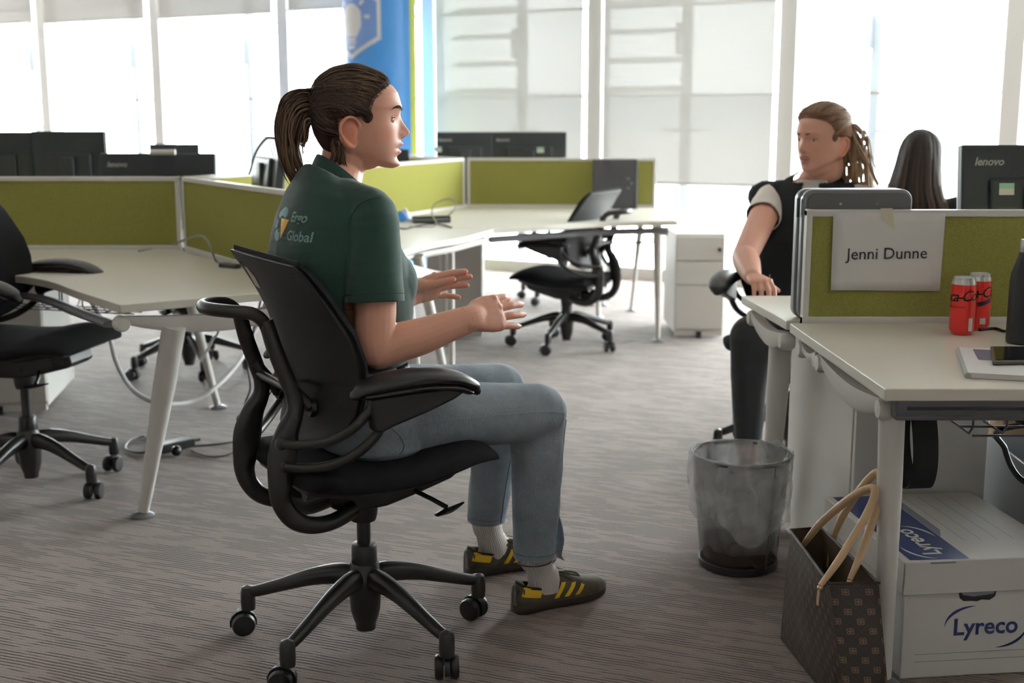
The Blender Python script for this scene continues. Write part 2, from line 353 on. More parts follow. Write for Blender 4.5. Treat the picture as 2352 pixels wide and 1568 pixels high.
# roller blinds: (bay, bottom edge, fabric, label)
for n, zb, mt, lab in ((-1, 2.19, 'blind_dense', 'short grey roller blind at the left edge above the first pair of monitors'),
                       (0, 2.175, 'blind_dense', 'short grey roller blind second from the left edge'),
                       (1, 2.165, 'blind_dense', 'short grey roller blind third from the left edge'),
                       (2, 2.175, 'blind_dense', 'short grey roller blind beside the blue pillar'),
                       (3, .76, 'blind', 'long sheer roller blind lowered behind the two black monitors'),
                       (4, .755, 'blind', 'long sheer roller blind lowered behind the white drawer pedestal')):
    c = fac(n + .5, -.10); b = thing('roller_blind', lab, 'blind', (c.x, c.y, zb), fr_ang, 'roller blinds on the window wall', world=False)
    wd = WL - .17
    mb = MB(); mb.add([(-wd / 2, 0, .015), (wd / 2, 0, .015), (wd / 2, 0, CEIL - zb - .08), (-wd / 2, 0, CEIL - zb - .08)], [(0, 1, 2, 3)]); mb.build('fabric', mt, b, smooth=0, fix=False)
    MB().tube([(-wd / 2, 0, .012), (wd / 2, 0, .012)], .011, 8).build('bottom_bar', 'white_paint', b)
    MB().tube([(-wd / 2 - .02, 0, CEIL - zb - .06), (wd / 2 + .02, 0, CEIL - zb - .06)], .035, 14).build('roller', 'white_paint', b)
# outside: terrace, sun-screen posts with blades, haze hills
ext = mat('pale terrace paving', (.62, .62, .60), .9, noise=.1, nscale=2)
g = MB(); a, b = fac(-30, .12), fac(40, .12); g.add([a + Vector((0, 0, -.12)), b + Vector((0, 0, -.12)), b + FN * 180 + Vector((0, 0, -.12)), a + FN * 180 + Vector((0, 0, -.12))], [(0, 1, 2, 3)])
tag(struct(g.build('ground', ext, smooth=0)))
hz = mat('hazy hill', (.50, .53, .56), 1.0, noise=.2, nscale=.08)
def hill_fn(seed, base, d, wdt):
    r = np.random.default_rng(seed); ph = r.uniform(0, 6, 6); am = r.uniform(.4, 1, 6)
    def fn(s, t):
        x = (s - .5) * wdt; h = base * (1 + .35 * sum(am[k] * math.sin(x * .02 * (k + 1) + ph[k]) / (k + 1) for k in range(6)))
        p = fac(4) + FD * x + FN * (d + 30 * t); return (p.x, p.y, -1 + (h + 1) * math.sin(math.pi * t))
    return fn
for sd, bs, d in ((3, 3.0, 110), (5, 5.5, 170)):
    h = MB(); h.grid(hill_fn(sd, bs, d, 420), 90, 10); struct(h.build('hills', hz))
louv = mat('grey painted steel post', (.19, .20, .22), .6, .2)
where = {-1: 'at the left photo edge', 0: 'above the two plain monitors', 1: 'above the low wide monitor', 2: 'just left of the blue pillar', 3: 'behind the long blind above the far monitors', 4: 'behind the long blind above the white pedestal', 5: 'above the woman in the black vest', 6: 'at the right photo edge'}
for n, wh in where.items():
    p = fac(n + .30, .75); t = thing('sunscreen_post', 'grey steel sunscreen post outside the window ' + wh, 'post', (p.x, p.y, -.12), fr_ang, 'sunscreen posts outside', world=False)
    MB().box((0, 0, 1.6), (.075, .06, 3.2)).build('post', louv, t)
    for k in range(7):
        z = 1.62 + k * .235
        MB().box((-.36, .05, z), (.72, .12, .012), rot=Matrix.Rotation(.35, 3, 'X')).build('blade', louv, t)
    MB().box((-.06, -.03, 2.02), (.05, .05, .25)).build('bracket', louv, t)
    MB().box((0, 0, 1.28), (.30, .03, .03)).build('cleat', louv, t)
# ---------------------------------------------------------------- blue printed pillar with the light bulb
pc = Vector((-1.065, 10.1, 0)); PR = .293
blue = mat('blue printed wrap', (.055, .25, .62), .35); lime = mat('lime printed wrap', (.52, .58, .03), .4)
wht = mat('white print', (.80, .79, .80), .45); peri = mat('periwinkle print', (.16, .28, .60), .4)
pil = thing('pillar', 'round blue printed pillar with a light bulb sign in a hexagon', 'pillar', pc)
mb = MB(); cam_ang = math.atan2(-pc.y, -pc.x)      # direction from the pillar to where the photograph was taken
nseg = 96; rings = [[pc + Vector((PR * math.cos(2 * math.pi * k / nseg), PR * math.sin(2 * math.pi * k / nseg), z)) for k in range(nseg)] for z in (0, CEIL)]
mb.loft(rings, cap=False)
for i, f in enumerate(mb.f):
    aa = 2 * math.pi * (i + .5) / nseg; rel = (aa - cam_ang + math.pi) % (2 * math.pi) - math.pi
    if .92 < rel < 1.9: mb.m[i] = 1
mb.build('wrap', [blue, lime], pil)
def sd_hex(x, y, r):   # pointy-top hexagon with half width r
    x, y = abs(x), abs(y); return max(x, x * .5 + y * .8660254) - r
emb = MB(); EC = cam_ang - .86; EZ = 2.02; st = .0048; HW = .262
def emb_m(x, y):
    h = sd_hex(x, y, HW)
    if h > 0: return None
    if h > -.03: return 0
    yb = y - .02; rb = math.hypot(x, yb)
    if rb < .105: return 0
    if -.24 < y < .0:
        tt = max(0, (-.02 - y)); wd = .105 - .55 * max(0, tt - .03) if y > -.135 else 0
        if y > -.13 and abs(x) < max(.048, wd): return 0
        for (a0, a1, ww) in ((-.158, -.140, .05), (-.186, -.168, .05), (-.222, -.196, .035)):
            if a0 < y < a1 and abs(x) < ww: return 0
    ang = math.atan2(yb, x)
    if .13 < rb < .175 and yb > -.02:
        for k in range(5):
            a0 = k * math.pi / 4
            if abs(ang - a0) * rb < .011: return 0
    return 1
nx, ny = int(2 * HW / st), int(2.32 * HW / st)
for i in range(nx):
    for j in range(ny):
        x, y = -HW + (i + .5) * st, -1.16 * HW + (j + .5) * st; q = emb_m(x, y)
        if q is None: continue
        emb.cm = q; vs = []
        for dx, dy in ((-.5, -.5), (.5, -.5), (.5, .5), (-.5, .5)):
            an = EC + (x + dx * st) / PR; vs.append(pc + Vector(((PR + .0015) * math.cos(an), (PR + .0015) * math.sin(an), EZ + y + dy * st)))
        emb.add(vs, [(0, 1, 2, 3)])
eo = emb.build('light_bulb_sign', [wht, peri], pil, fix=False)
# ================================================================ desks and screens
V2 = lambda x, y, z=0: Vector((x, y, z))
HUBL, HUBR = V2(-1.365, 5.1), V2(-.297, 7.6)
LEND = V2(-.615, 3.90); MID = (HUBL + HUBR) * .5
def screen(label, a, b, z0=DZ - .012, z1=1.016, name='desk_screen', grp='green desk screens', ends=(1, 1), rail=.018):
    a = V2(a.x, a.y, 0); b = V2(b.x, b.y, 0); t = thing(name, label, 'desk screen', (a + b) / 2 + V2(0, 0, z0), group=grp)
    d = (b - a).normalized(); th = .03
    MB().bar(a + d * rail + V2(0, 0, (z0 + z1) / 2), b - d * rail + V2(0, 0, (z0 + z1) / 2), th * .72, z1 - z0 - .03).build('panel', 'green', t, smooth=0)
    MB().bar(a + V2(0, 0, z1 - .009), b + V2(0, 0, z1 - .009), th, .018).build('top_rail', 'white_paint', t, bevel=.003)
    MB().bar(a + V2(0, 0, z0 + .014), b + V2(0, 0, z0 + .014), th, .028).build('bottom_rail', 'white_paint', t, bevel=.003)
    for p, e in ((a + d * rail / 2, ends[0]), (b - d * rail / 2, ends[1])):
        if e: MB().bar(p + V2(0, 0, z0 - .001), p + V2(0, 0, z1 + .001), th + .002, rail, up=d).build('end_post', 'white_paint', t, bevel=.003)
    return t
d1 = (LEND - HUBL).normalized(); d3 = (HUBR - HUBL).normalized()
screen('olive green screen along the back of the left desk', HUBL + V2(-.015, 0), V2(-2.95, 5.1))
screen('green screen slanting forward from the left hub behind the seated woman', HUBL + d1 * .02, LEND)
screen('green screen running back from the left hub, mostly hidden', HUBL + d3 * .02, MID)
screen('sunlit yellow green screen between the woman\'s chin and the white corner post', MID, HUBR - d3 * .02)
screen('green screen behind the empty black chair, with a charcoal case against it', HUBR + V2(.02, 0), V2(.885, 7.56))
screen('green screen going back from the far corner post', HUBR + V2(-.012, .018), HUBR + V2(-.75, 1.2))
SR_Y = 3.225
screen('green screen holding the name sheet on the right desk', V2(.775, SR_Y), V2(2.15, SR_Y), rail=.016)
def offset_poly(pts): return [(p[0], p[1]) for p in pts]
def worktop(parent, poly, name='worktop'): return MB().prism(offset_poly(poly), DZ - .026, DZ).build(name, 'laminate', parent, bevel=.003, smooth=30)
def leg(parent, top, foot, r0=.027, r1=.015, zt=DZ - .05):
    top = V2(top[0], top[1], zt); foot = V2(foot[0], foot[1], 0); d = foot - top
    l = MB().tube([top, top + d * .3, top + d * .97], [r0, r0 * .95, r1], 16).build('leg', 'white_paint', parent)
    MB().lathe([(.001, 0), (.036, 0), (.038, .004), (.03, .010), (.012, .016), (.011, .03), (.001, .03)], foot, 20).build('foot', 'grey_case', l)
    return l
def beam(parent, a, b, sag=.035, zt=DZ - .03, w=.03, name='end_beam'):
    """shallow crescent beam under the end of a worktop, round caps at both ends"""
    a = V2(a[0], a[1], zt); b = V2(b[0], b[1], zt); d = (b - a).normalized(); sd = Vector((0, 0, 1)).cross(d); L = (b - a).length; mb = MB(); rings = []
    for i in range(13):
        s = i / 12; c = a + (b - a) * s; zb = -.035 - sag * math.sin(math.pi * s) ** .8; ztop = -.012 - .018 * math.sin(math.pi * s)
        rings.append([c + sd * (w / 2 * x) + V2(0, 0, z) for x, z in ((-1, ztop), (1, ztop), (1, zb + .01), (.5, zb), (-.5, zb), (-1, zb + .01))])
    o = mb.loft(rings).build(name, 'white_paint', parent, smooth=50)
    for p, s in ((a, -1), (b, 1)):
        MB().lathe([(.001, -.022), (.018, -.02), (.024, -.012), (.025, .012), (.019, .02), (.001, .022)], p + d * (s * .006) + V2(0, 0, -.034), 18, axis=sd).build('end_cap', 'white_paint', o)
    return o
def curve(pts, n=8): return [V2(p[0], p[1]) for p in smooth_path([[q[0], q[1]] for q in pts], n)]
# --- left desk (between the olive screen and the slanting screen)
cL = V2(-1.148, 3.529)
perp = V2(-d1.y, d1.x); perp = perp if perp.dot(cL - HUBL) > 0 else -perp
eL = LEND + perp * .02 + d1 * .0
t = thing('corner_desk', 'cream topped corner desk with a tapered white leg at the left', 'desk', (-1.6, 4.4, 0), group='corner desks')
edge = curve([cL, V2(-1.36, 3.80), V2(-1.62, 4.13), V2(-2.0, 4.36), V2(-2.45, 4.45), V2(-2.95, 4.46)])
worktop(t, [V2(-2.95, 5.08), HUBL + V2(-.03, -.03), eL] + edge)
leg(t, (-1.03, 3.665), (-1.183, 3.742), .036, .017, DZ - .085); leg(t, (-1.36, 4.98), (-1.294, 5.23), .024, .014); leg(t, (-2.85, 4.75), (-2.9, 4.75))
beam(t, cL + d1 * -.05 + perp * -.02, eL + d1 * -.05 - perp * .03, .05)
MB().tube([V2(*p[:2], DZ - .075) + V2(-.03, .06) for p in edge[2:]], .024, 8, flat=.5).build('front_rail', 'grey_case', t)
def basket(parent, a, b, z=DZ - .06, depth=.1, h=.09, step=.09):
    """wire cable basket hung under a worktop"""
    a = V2(a[0], a[1], z); b = V2(b[0], b[1], z); d = (b - a).normalized(); sd = Vector((0, 0, 1)).cross(d); L = (b - a).length; r = .0028
    o = MB()
    for x, zz in ((0, -h), (depth, -h), (depth, -.02), (depth * .5, -h)): o.tube([a + sd * x + V2(0, 0, zz), b + sd * x + V2(0, 0, zz)], r, 6)
    bk = o.build('cable_basket', 'wire', parent)
    k = 0
    while k * step < L:
        p = a + d * (k * step)
        MB().tube([p + V2(0, 0, 0), p + V2(0, 0, -h + .02), p + sd * .02 + V2(0, 0, -h), p + sd * depth * .8 + V2(0, 0, -h), p + sd * depth + V2(0, 0, -h + .02), p + sd * depth + V2(0, 0, -.02)], r, 6).build('basket_wire', 'wire', bk); k += 1
    return bk
basket(t, (-2.45, 4.62), (-1.35, 4.30), step=.085)
# --- desk facing right in the left cluster and far desk (concave fronts, joined ends)
cB = V2(-.197, 4.254); jn = V2(-.09, 6.03)
t = thing('corner_desk', 'cream corner desk with concave front edge beyond the woman\'s hands', 'desk', (-.6, 5.2, 0), group='corner desks')
worktop(t, [LEND + V2(.03, .03), HUBL + V2(.04, .01), MID + V2(.02, -.02)] + curve([jn, V2(-.215, 5.62), V2(-.36, 5.33), V2(-.445, 5.03), V2(-.42, 4.72), V2(-.33, 4.46), cB]))
leg(t, (-.38, 4.27), (-.33, 4.42), .028, .016); leg(t, (-.30, 5.95), (-.30, 6.0), .018, .012); leg(t, (-.41, 5.28), (-.29, 5.5), .026, .014)
beam(t, LEND + V2(.06, .09), cB + V2(-.06, .02), .045)
MB().tube([V2(p.x - .05, p.y, DZ - .055) for p in curve([jn, V2(-.235, 5.62), V2(-.38, 5.33), V2(-.47, 5.03)])], .022, 8, flat=.8).build('front_rail', 'white_paint', t)
basket(t, (-.62, 6.0), (-.62, 5.15), step=.1)
t = thing('corner_desk', 'far cream desk with a white right end behind the empty black chair', 'desk', (.2, 7.0, 0), group='corner desks')
worktop(t, [MID + V2(.04, .0), HUBR + V2(.02, -.03), V2(.885, 7.53)] + curve([V2(.885, 6.53), V2(.5, 6.44), V2(.18, 6.22), V2(.0, 6.1), jn + V2(0, .008)]))
leg(t, (.80, 6.70), (.835, 6.86), .026, .012); leg(t, (.79, 7.45), (.79, 8.0), .02, .011); leg(t, (-.38, 6.7), (-.38, 6.75), .02, .013)
beam(t, V2(.83, 6.62), V2(.83, 7.3), .03)
MB().tube([V2(p.x - .02, p.y + .08, DZ - .06) for p in curve([V2(.86, 6.53), V2(.5, 6.44), V2(.18, 6.22), jn])], .025, 8, flat=.7).build('front_rail', 'grey_case', t)
basket(t, (.8, 6.95), (0.0, 6.75), step=.09)
t = thing('corner_desk', 'desk hidden behind the olive screen that carries the left monitors', 'desk', (-2, 5.6, 0), group='corner desks')
worktop(t, [V2(-2.95, 5.12), HUBL + V2(-.03, .03), MID + V2(-.04, .02)] + curve([MID + V2(-.62, .28), V2(-1.75, 6.0), V2(-2.2, 5.85), V2(-2.95, 5.85)]))
leg(t, (-2.85, 5.6), (-2.9, 5.6)); leg(t, (-1.25, 6.35), (-1.2, 6.4))
t = thing('corner_desk', 'desk hidden behind the far green screen that carries two monitors', 'desk', (.3, 8.1, 0), group='corner desks')
worktop(t, [HUBR + V2(.03, .04), V2(.885, 7.60), V2(.885, 8.3), V2(.2, 8.35), V2(-.35, 8.75), HUBR + V2(-.7, 1.22)])
leg(t, (.6, 8.2), (.62, 8.25)); leg(t, (-.45, 8.7), (-.45, 8.7)); leg(t, (.55, 7.7), (.55, 7.7))
# --- right desk (near side) and its far neighbour
XE = .752
t = thing('office_desk', 'near right white desk with grey front rail', 'desk', (1.4, 2.8, 0), group='right desks')
worktop(t, [V2(XE, 2.40), V2(2.2, 2.40), V2(2.2, 3.205), V2(XE - .012, 3.09 + .115)])
l = leg(t, (.80, 2.50), (.835, 2.56), .0275, .017)
beam(t, (XE + .035, 2.50), (XE + .028, 2.98), .05); beam(t, (XE + .03, 3.03), (XE + .025, 3.17), .02)
MB().bar(V2(XE + .035, 2.455, DZ - .052), V2(2.2, 2.455, DZ - .052), .035, .05).build('front_rail', 'grey_rail', t, bevel=.008)
MB().tube([V2(XE + .06, 2.437, DZ - .05), V2(2.2, 2.437, DZ - .05)], .004, 6).build('rail_groove', 'charcoal', t)
MB().tube([V2(XE + .035, 2.437, DZ - .062), V2(2.2, 2.437, DZ - .062)], .005, 6).build('rail_bead', 'grey_rail', t)
basket(t, (1.02, 2.62), (2.1, 2.62), z=DZ - .055, depth=.16, h=.1, step=.075)
MB().tube([V2(XE + .06, 2.52, DZ - .082), V2(XE + .16, 2.53, DZ - .082), V2(XE + .3, 2.53, DZ - .074)], [.03, .028, .012], 10, flat=.3, up=(0, 0, 1)).build('leg_bracket', 'white_paint', t)
t = thing('office_desk', 'far right white desk where the woman in the black vest leans', 'desk', (1.4, 3.5, 0), group='right desks')
worktop(t, [V2(XE - .045, 3.72), V2(2.2, 3.72), V2(2.2, 3.245), V2(XE - .012, 3.245)])
leg(t, (.785, 3.50), (.79, 3.60), .034, .019, DZ - .08)
beam(t, (XE - .01, 3.68), (XE + .0, 3.29), .045)
# ---------------------------------------------------------------- pedestals and cabinets
def pedestal(label, x, y, w, d, h, rz=0, drawers=3, lock=True):
    p = thing('drawer_pedestal', label, 'pedestal', (x, y, 0), rz, 'white pedestals', world=False)
    b0 = .03
    MB().box((0, 0, (h + b0) / 2), (w, d, h - b0)).build('body', 'white_paint', p, bevel=.004)
    MB().box((0, -d / 2 + .004, b0 / 2 + .012), (w * .96, .03, .03)).build('plinth', 'white_paint', p)
    MB().box((.0, -d / 2 - .01, .02), (.03, .03, .038)).build('castor', 'wheel', p)
    zs = [b0 + .02] + [h - .012 - (h - b0 - .04) * f for f in ((.53, .27, 0) if drawers == 3 else (0,))]
    for z0, z1 in zip(zs[:-1], zs[1:]):
        MB().box((0, -d / 2 - .009, (z0 + z1) / 2), (w - .006, .018, z1 - z0 - .006)).build('drawer', 'white_paint', p, bevel=.003)
    if lock: MB().lathe([(.001, 0), (.011, 0), (.011, .014), (.001, .014)], (w / 2 - .035, -d / 2 - .018, h - .09), 12, axis=(0, -1, 0)).build('lock', 'black_plastic', p)
    return p
pedestal('white three drawer pedestal with a lock standing free by the window', 1.083, 7.24, .285, .5, .605)
pedestal('white pedestal under the left desk beside the black chair', -2.25, 5.40, .40, .58, .57, .16, drawers=1, lock=False)
pedestal('white pedestal under the far desk beyond the woman\'s hands', -.33, 7.2, .32, .5, .56, drawers=1, lock=False)
c = thing('cabinet', 'tall white side cabinet under the right desk behind the bag', 'cabinet', (1.055, 3.385, 0), .10, world=False)
MB().box((0, .005, .335), (.37, .51, .67)).build('body', 'white_paint', c, bevel=.003)
MB().box((0, -.26, .345), (.364, .018, .64)).build('door', 'white_paint', c, bevel=.003)
# ---------------------------------------------------------------- monitors
def monitor(label, c, w=.51, h=.33, yaw=0, tilt=0, edge='silver', brand=True, zdesk=DZ, sticker=None, stand=True, logo_x=-.7):
    """c: middle of the top edge; the back faces local -y"""
    root = thing('monitor', label, 'monitor', (c[0], c[1], zdesk), yaw, 'computer monitors', world=False)
    zt = c[2] - zdesk; Rt = Matrix.Rotation(tilt, 3, 'X'); o = Vector((0, 0, zt))
    def tb(mb): mb.v = [tuple(o + Rt @ (Vector(p))) for p in mb.v]; return mb
    tb(MB().box((0, 0, -h / 2), (w, .03, h))).build('casing', 'monitor', root, bevel=.006)
    tb(MB().box((0, .0175, -h / 2), (w - .002, .008, h - .002))).build('bezel', edge, root, bevel=.002)
    tb(MB().box((0, .0222, -h / 2), (w - .03, .002, h - .04))).build('display', 'charcoal', root)
    tb(MB().box((0, -.02, -h * .55), (w * .62, .02, h * .5))).build('rear_cover', 'monitor', root, bevel=.008)
    if brand:
        V, Fs = text_mesh('lenovo', .032, .0006, shear=.25, bold=.0008); lx = w / 2 * logo_x
        tb(MB().add([Vector((lx + v.x, -.0158 - v.z, -.05 + v.y)) for v in V], Fs)).build('brand_lettering', 'logo_grey', root, smooth=0)
    if sticker:
        x, z = sticker
        s = tb(MB().box((x, -.0306 if abs(x) < w * .3 else -.0158, z), (.045, .001, .034))).build('sticker', 'paper', root)
        tb(MB().box((x, -.0312 if abs(x) < w * .3 else -.0164, z + .009), (.045, .001, .015))).build('sticker_band', 'blue_sticker', s)
    if stand:
        MB().box((0, -.045, zt / 2 - h * .18), (.07, .03, zt - h * .36)).build('stand', 'monitor', root, bevel=.006)
        MB().lathe([(.001, 0), (.11, 0), (.115, .006), (.1, .012), (.03, .018), (.001, .018)], (0, -.03, 0), 28).build('stand_base', 'monitor', root)
    return root
monitor('leftmost black monitor cut by the photo edge behind the olive screen', (PY(-25, 303, 5.75).x, 5.75, PY(0, 303, 5.75).z), .40, .33, .05, brand=False)
monitor('plain black monitor second from the left, seen from behind', (PY(157, 301, 5.72).x, 5.72, PY(157, 301, 5.72).z), .343, .33, -.03, brand=False)
monitor('low wide black monitor with grey lettering behind the left hub', (PY(363, 352, 5.40).x, 5.40, PY(363, 352, 5.4).z), .505, .33, 0.0, tilt=-.1)
monitor('small dark monitor top peeping over the low wide monitor', (PY(400, 330, 8.3).x, 8.3, PY(400, 330, 8.3).z), .33, .30, .1, brand=False, zdesk=DZ)
monitor('black monitor on the left of the pair behind the far green screen', (PY(1066, 303, 8.0).x, 8.0, PY(1066, 303, 8.0).z), .36, .31, .12, sticker=(-.17, -.11), zdesk=DZ)
monitor('black monitor with a pale sticker on the right of the far pair', (PY(1215, 303, 8.05).x, 8.05, PY(1215, 303, 8.05).z), .49, .31, -.03, sticker=(.075, -.115))
monitor('large black monitor with a green and white sticker above the right desk', (PY(2352, 333, 3.62).x + .02, 3.62, PY(2352, 333, 3.62).z), .425, .33, .06, tilt=-.12, sticker=(-.085, -.13), logo_x=-.62)
monitor('slim monitor seen edge on behind the ponytail with a cable over it', (PY(605, 314, 5.0).x, 5.15, PY(610, 314, 5.0).z), .45, .30, -1.15, tilt=-.12, brand=False, sticker=None)
monitor('monitor edge showing just beyond the woman\'s lips', (PY(905, 343, 7.7).x, 7.75, PY(905, 343, 7.7).z), .18, .25, .1, brand=False)
# white roll on the low monitor
MBw = MB().tube([PY(345, 350, 5.36), PY(403, 349, 5.36)], .012, 12)
tag(MBw.build('paper_roll', 'paper', None, loc=PY(345, 350, 5.36)), 'white paper roll lying on the low wide monitor', 'paper roll')
# ---------------------------------------------------------------- computer cases standing by the screens
pz = thing('computer_case', 'upright grey computer case with rounded corners behind the name sheet', 'computer', (.925, 3.28, DZ))
def rrect(cx, cz, w, h, r, n=6):
    o = []
    for sx, sz, a0 in ((1, 1, 0), (-1, 1, 90), (-1, -1, 180), (1, -1, 270)):
        for k in range(n + 1): a = R_(a0 + 90 * k / n); o.append((cx + sx * (w / 2 - r) + r * math.cos(a), cz + sz * (h / 2 - r) + r * math.sin(a)))
    return o
def slab(name, m, parent, cx, cz, w, h, r, y0, y1, **kw):
    q = rrect(cx, cz, w, h, r); mb = MB(); mb.loft([[(x, y0, z) for x, z in q], [(x, y1, z) for x, z in q]]); return mb.build(name, m, parent, **kw)
ch = 1.068 - DZ; cc = DZ + ch / 2
slab('front_shell', 'grey_case', pz, .916, cc, .292, ch, .03, 3.245, 3.275, bevel=.006)
slab('back_shell', 'grey_case', pz, .912, cc, .296, ch, .03, 3.278, 3.315, bevel=.006)
slab('panel', 'grey_case_dark', pz, .92, cc, .272, ch - .02, .022, 3.241, 3.246, bevel=.001)
MB().box((.763, 3.262, DZ + ch * .86), (.008, .006, .05)).build('slot', 'black_plastic', pz)
for x in (.87, .965): MB().lathe([(.001, 0), (.004, 0), (.003, .002), (.001, .002)], (x, 3.2405, 1.03), 8, axis=(0, -1, 0)).build('screw', 'silver', pz)
q = thing('computer_case', 'charcoal computer case leaning on the far green screen', 'computer', (.66, 7.5, DZ))
a, b = PY(1362, 366, 7.45), PY(1462, 366, 7.45)
MB().box(((a.x + b.x) / 2, 7.47, (a.z + DZ) / 2), (b.x - a.x, .08, a.z - DZ)).build('body', 'charcoal', q, bevel=.006)
MB().box((b.x + .004, 7.45, (a.z + DZ) / 2), (.008, .05, a.z - DZ)).build('edge_strip', 'silver', q)
for k in range(3): MB().lathe([(.001, 0), (.008, 0), (.001, .003)], PY(1443 + 8 * (k % 2), 410 + 11 * k, 7.428), 10, axis=(0, -1, 0)).build('port', 'grey_case', q)
# ---------------------------------------------------------------- clutter on the far desk
pb = thing('power_block', 'long black power block lying on the desk beside blue wrapper', 'power block', PZ(990, 512, DZ))
a, b = PZ(948, 512, DZ), PZ(1033, 510, DZ)
MB().bar(a + V2(0, 0, .018), b + V2(0, 0, .018), .06, .034).build('body', 'black_plastic', pb, bevel=.005)
MB().bar(a + V2(.0, -.031, .018), b + V2(.0, -.031, .018), .003, .01).build('label_strip', 'grey_case', pb)
bw = thing('tissue_pack', 'blue and white plastic wrapper on the desk by the woman\'s sleeve', 'wrapper', PZ(915, 505, DZ))
p0 = PZ(916, 508, DZ)
mb = MB(); mb.grid(lambda s, t2: (p0.x - .05 + .12 * s, p0.y - .04 + .1 * t2, DZ + .003 + .045 * math.sin(math.pi * min(max(s, .04), .96)) * math.sin(math.pi * min(max(t2, .04), .96)) + .008 * math.sin(9 * s + 7 * t2)), 10, 10); mb.build('wrapper', 'blue_plastic', bw)
mb = MB(); mb.grid(lambda s, t2: (p0.x - .02 + .1 * s, p0.y + .0 + .09 * t2, DZ + .004 + .058 * math.sin(math.pi * min(max(s, .04), .96)) * math.sin(math.pi * min(max(t2, .04), .96)) + .006 * math.sin(11 * s + 5 * t2)), 10, 10); mb.build('tissue', 'paper', bw)
def cable(label, pts, r=.003, m='dark_cable', sm=8, name='cable'):
    o = MB().tube(pts, r, 7, smooth=sm).build(name, m, None, loc=pts[0]); tag(o, label, 'cable'); return o
cable('thin grey cable standing in a loop on the far desk', [PZ(940, 521, DZ + .004), PZ(1000, 518, DZ + .006), PY(992, 490, 6.45), PY(1000, 468, 6.5), PY(1030, 457, 6.5), PY(1048, 468, 6.45), PY(1035, 490, 6.4), PZ(1015, 502, DZ + .005)], .0035, 'grey_cable')
cable('dark cable curling along the far desk from the wrapper', [PZ(905, 520, DZ + .004), PZ(930, 525, DZ + .004), PZ(970, 516, DZ + .004), PZ(1005, 514, DZ + .005), PZ(1037, 522, DZ + .006)], .004, 'dark_cable')
cable('thin grey cable arching across the left desk in front of the corner post', [PZ(318, 577, DZ + .003), PZ(380, 566, DZ + .003), PY(420, 552, 4.9), PY(455, 541, 4.75), PY(475, 550, 4.6), PY(488, 580, 4.5), PZ(497, 600, DZ + .004), PZ(520, 608, DZ + .004)], .004, 'grey_cable')
o = MB().box(PZ(528, 610, DZ + .008), (.09, .03, .016), -.6).build('cable_plug', 'charcoal', None, bevel=.004, loc=PZ(528, 610, DZ)); tag(o, 'small dark adapter lying on the left desk', 'adapter')
cable('black cable arching beside the monitor seen edge on', [PY(572, 400, 5.05), PY(578, 378, 5.02), PY(590, 345, 5.0), PY(612, 318, 5.0), PY(632, 318, 5.0)], .005, 'dark_cable')
# ---------------------------------------------------------------- cables under the left desk
cable('thick white cable sagging under the left desk near the floor', [V2(-1.62, 4.55, .64), PY(245, 760, 4.6), PY(270, 840, 4.6), PY(310, 900, 4.6), PY(370, 926, 4.6), PY(440, 922, 4.7), PY(500, 885, 4.8), PY(550, 830, 5.0), PY(575, 780, 5.2), V2(-1.0, 5.2, .62)], .009, 'white_cable')
cable('thin white cable with a plug hanging in front of the back leg', [V2(-1.27, 4.75, .66), PY(498, 745, 4.7), PY(488, 780, 4.7), PY(470, 815, 4.7), PY(460, 830, 4.7)], .005, 'white_cable')
cable('thin black cord dropping to the carpet behind the woman\'s chair', [V2(-.9, 4.4, .66), PY(582, 760, 4.4), PY(568, 830, 4.4), PY(575, 890, 4.4), PY(562, 935, 4.4), PZ(570, 990, .006), PZ(530, 1015, .006), PZ(440, 1025, .006)], .004, 'dark_cable')
ad = thing('power_adapter', 'black power adapter lying on the carpet behind the white leg', 'adapter', PZ(395, 1025, 0))
a, b = PZ(362, 1030, .02), PZ(440, 1013, .02)
MB().bar(a, b, .06, .034).build('brick', 'black_plastic', ad, bevel=.006)
MB().tube([b, b + (b - a) * .25], .006, 8).build('strain_relief', 'dark_cable', ad)
MB().ball(PZ(405, 1035, .02), .02, 10).build('plug', 'black_plastic', ad)
cable('looped black cord beside the power adapter', [PZ(365, 1030, .006), PZ(320, 1040, .006), PZ(290, 1030, .006), PZ(300, 1012, .006), PZ(330, 1002, .006), PZ(345, 1015, .006)], .004, 'dark_cable')
cable('black cord trailing from the power adapter toward the chair', [PZ(440, 1035, .005), PZ(480, 1048, .005), PZ(520, 1045, .005), PZ(552, 1030, .005), PZ(580, 1020, .005)], .004, 'dark_cable')
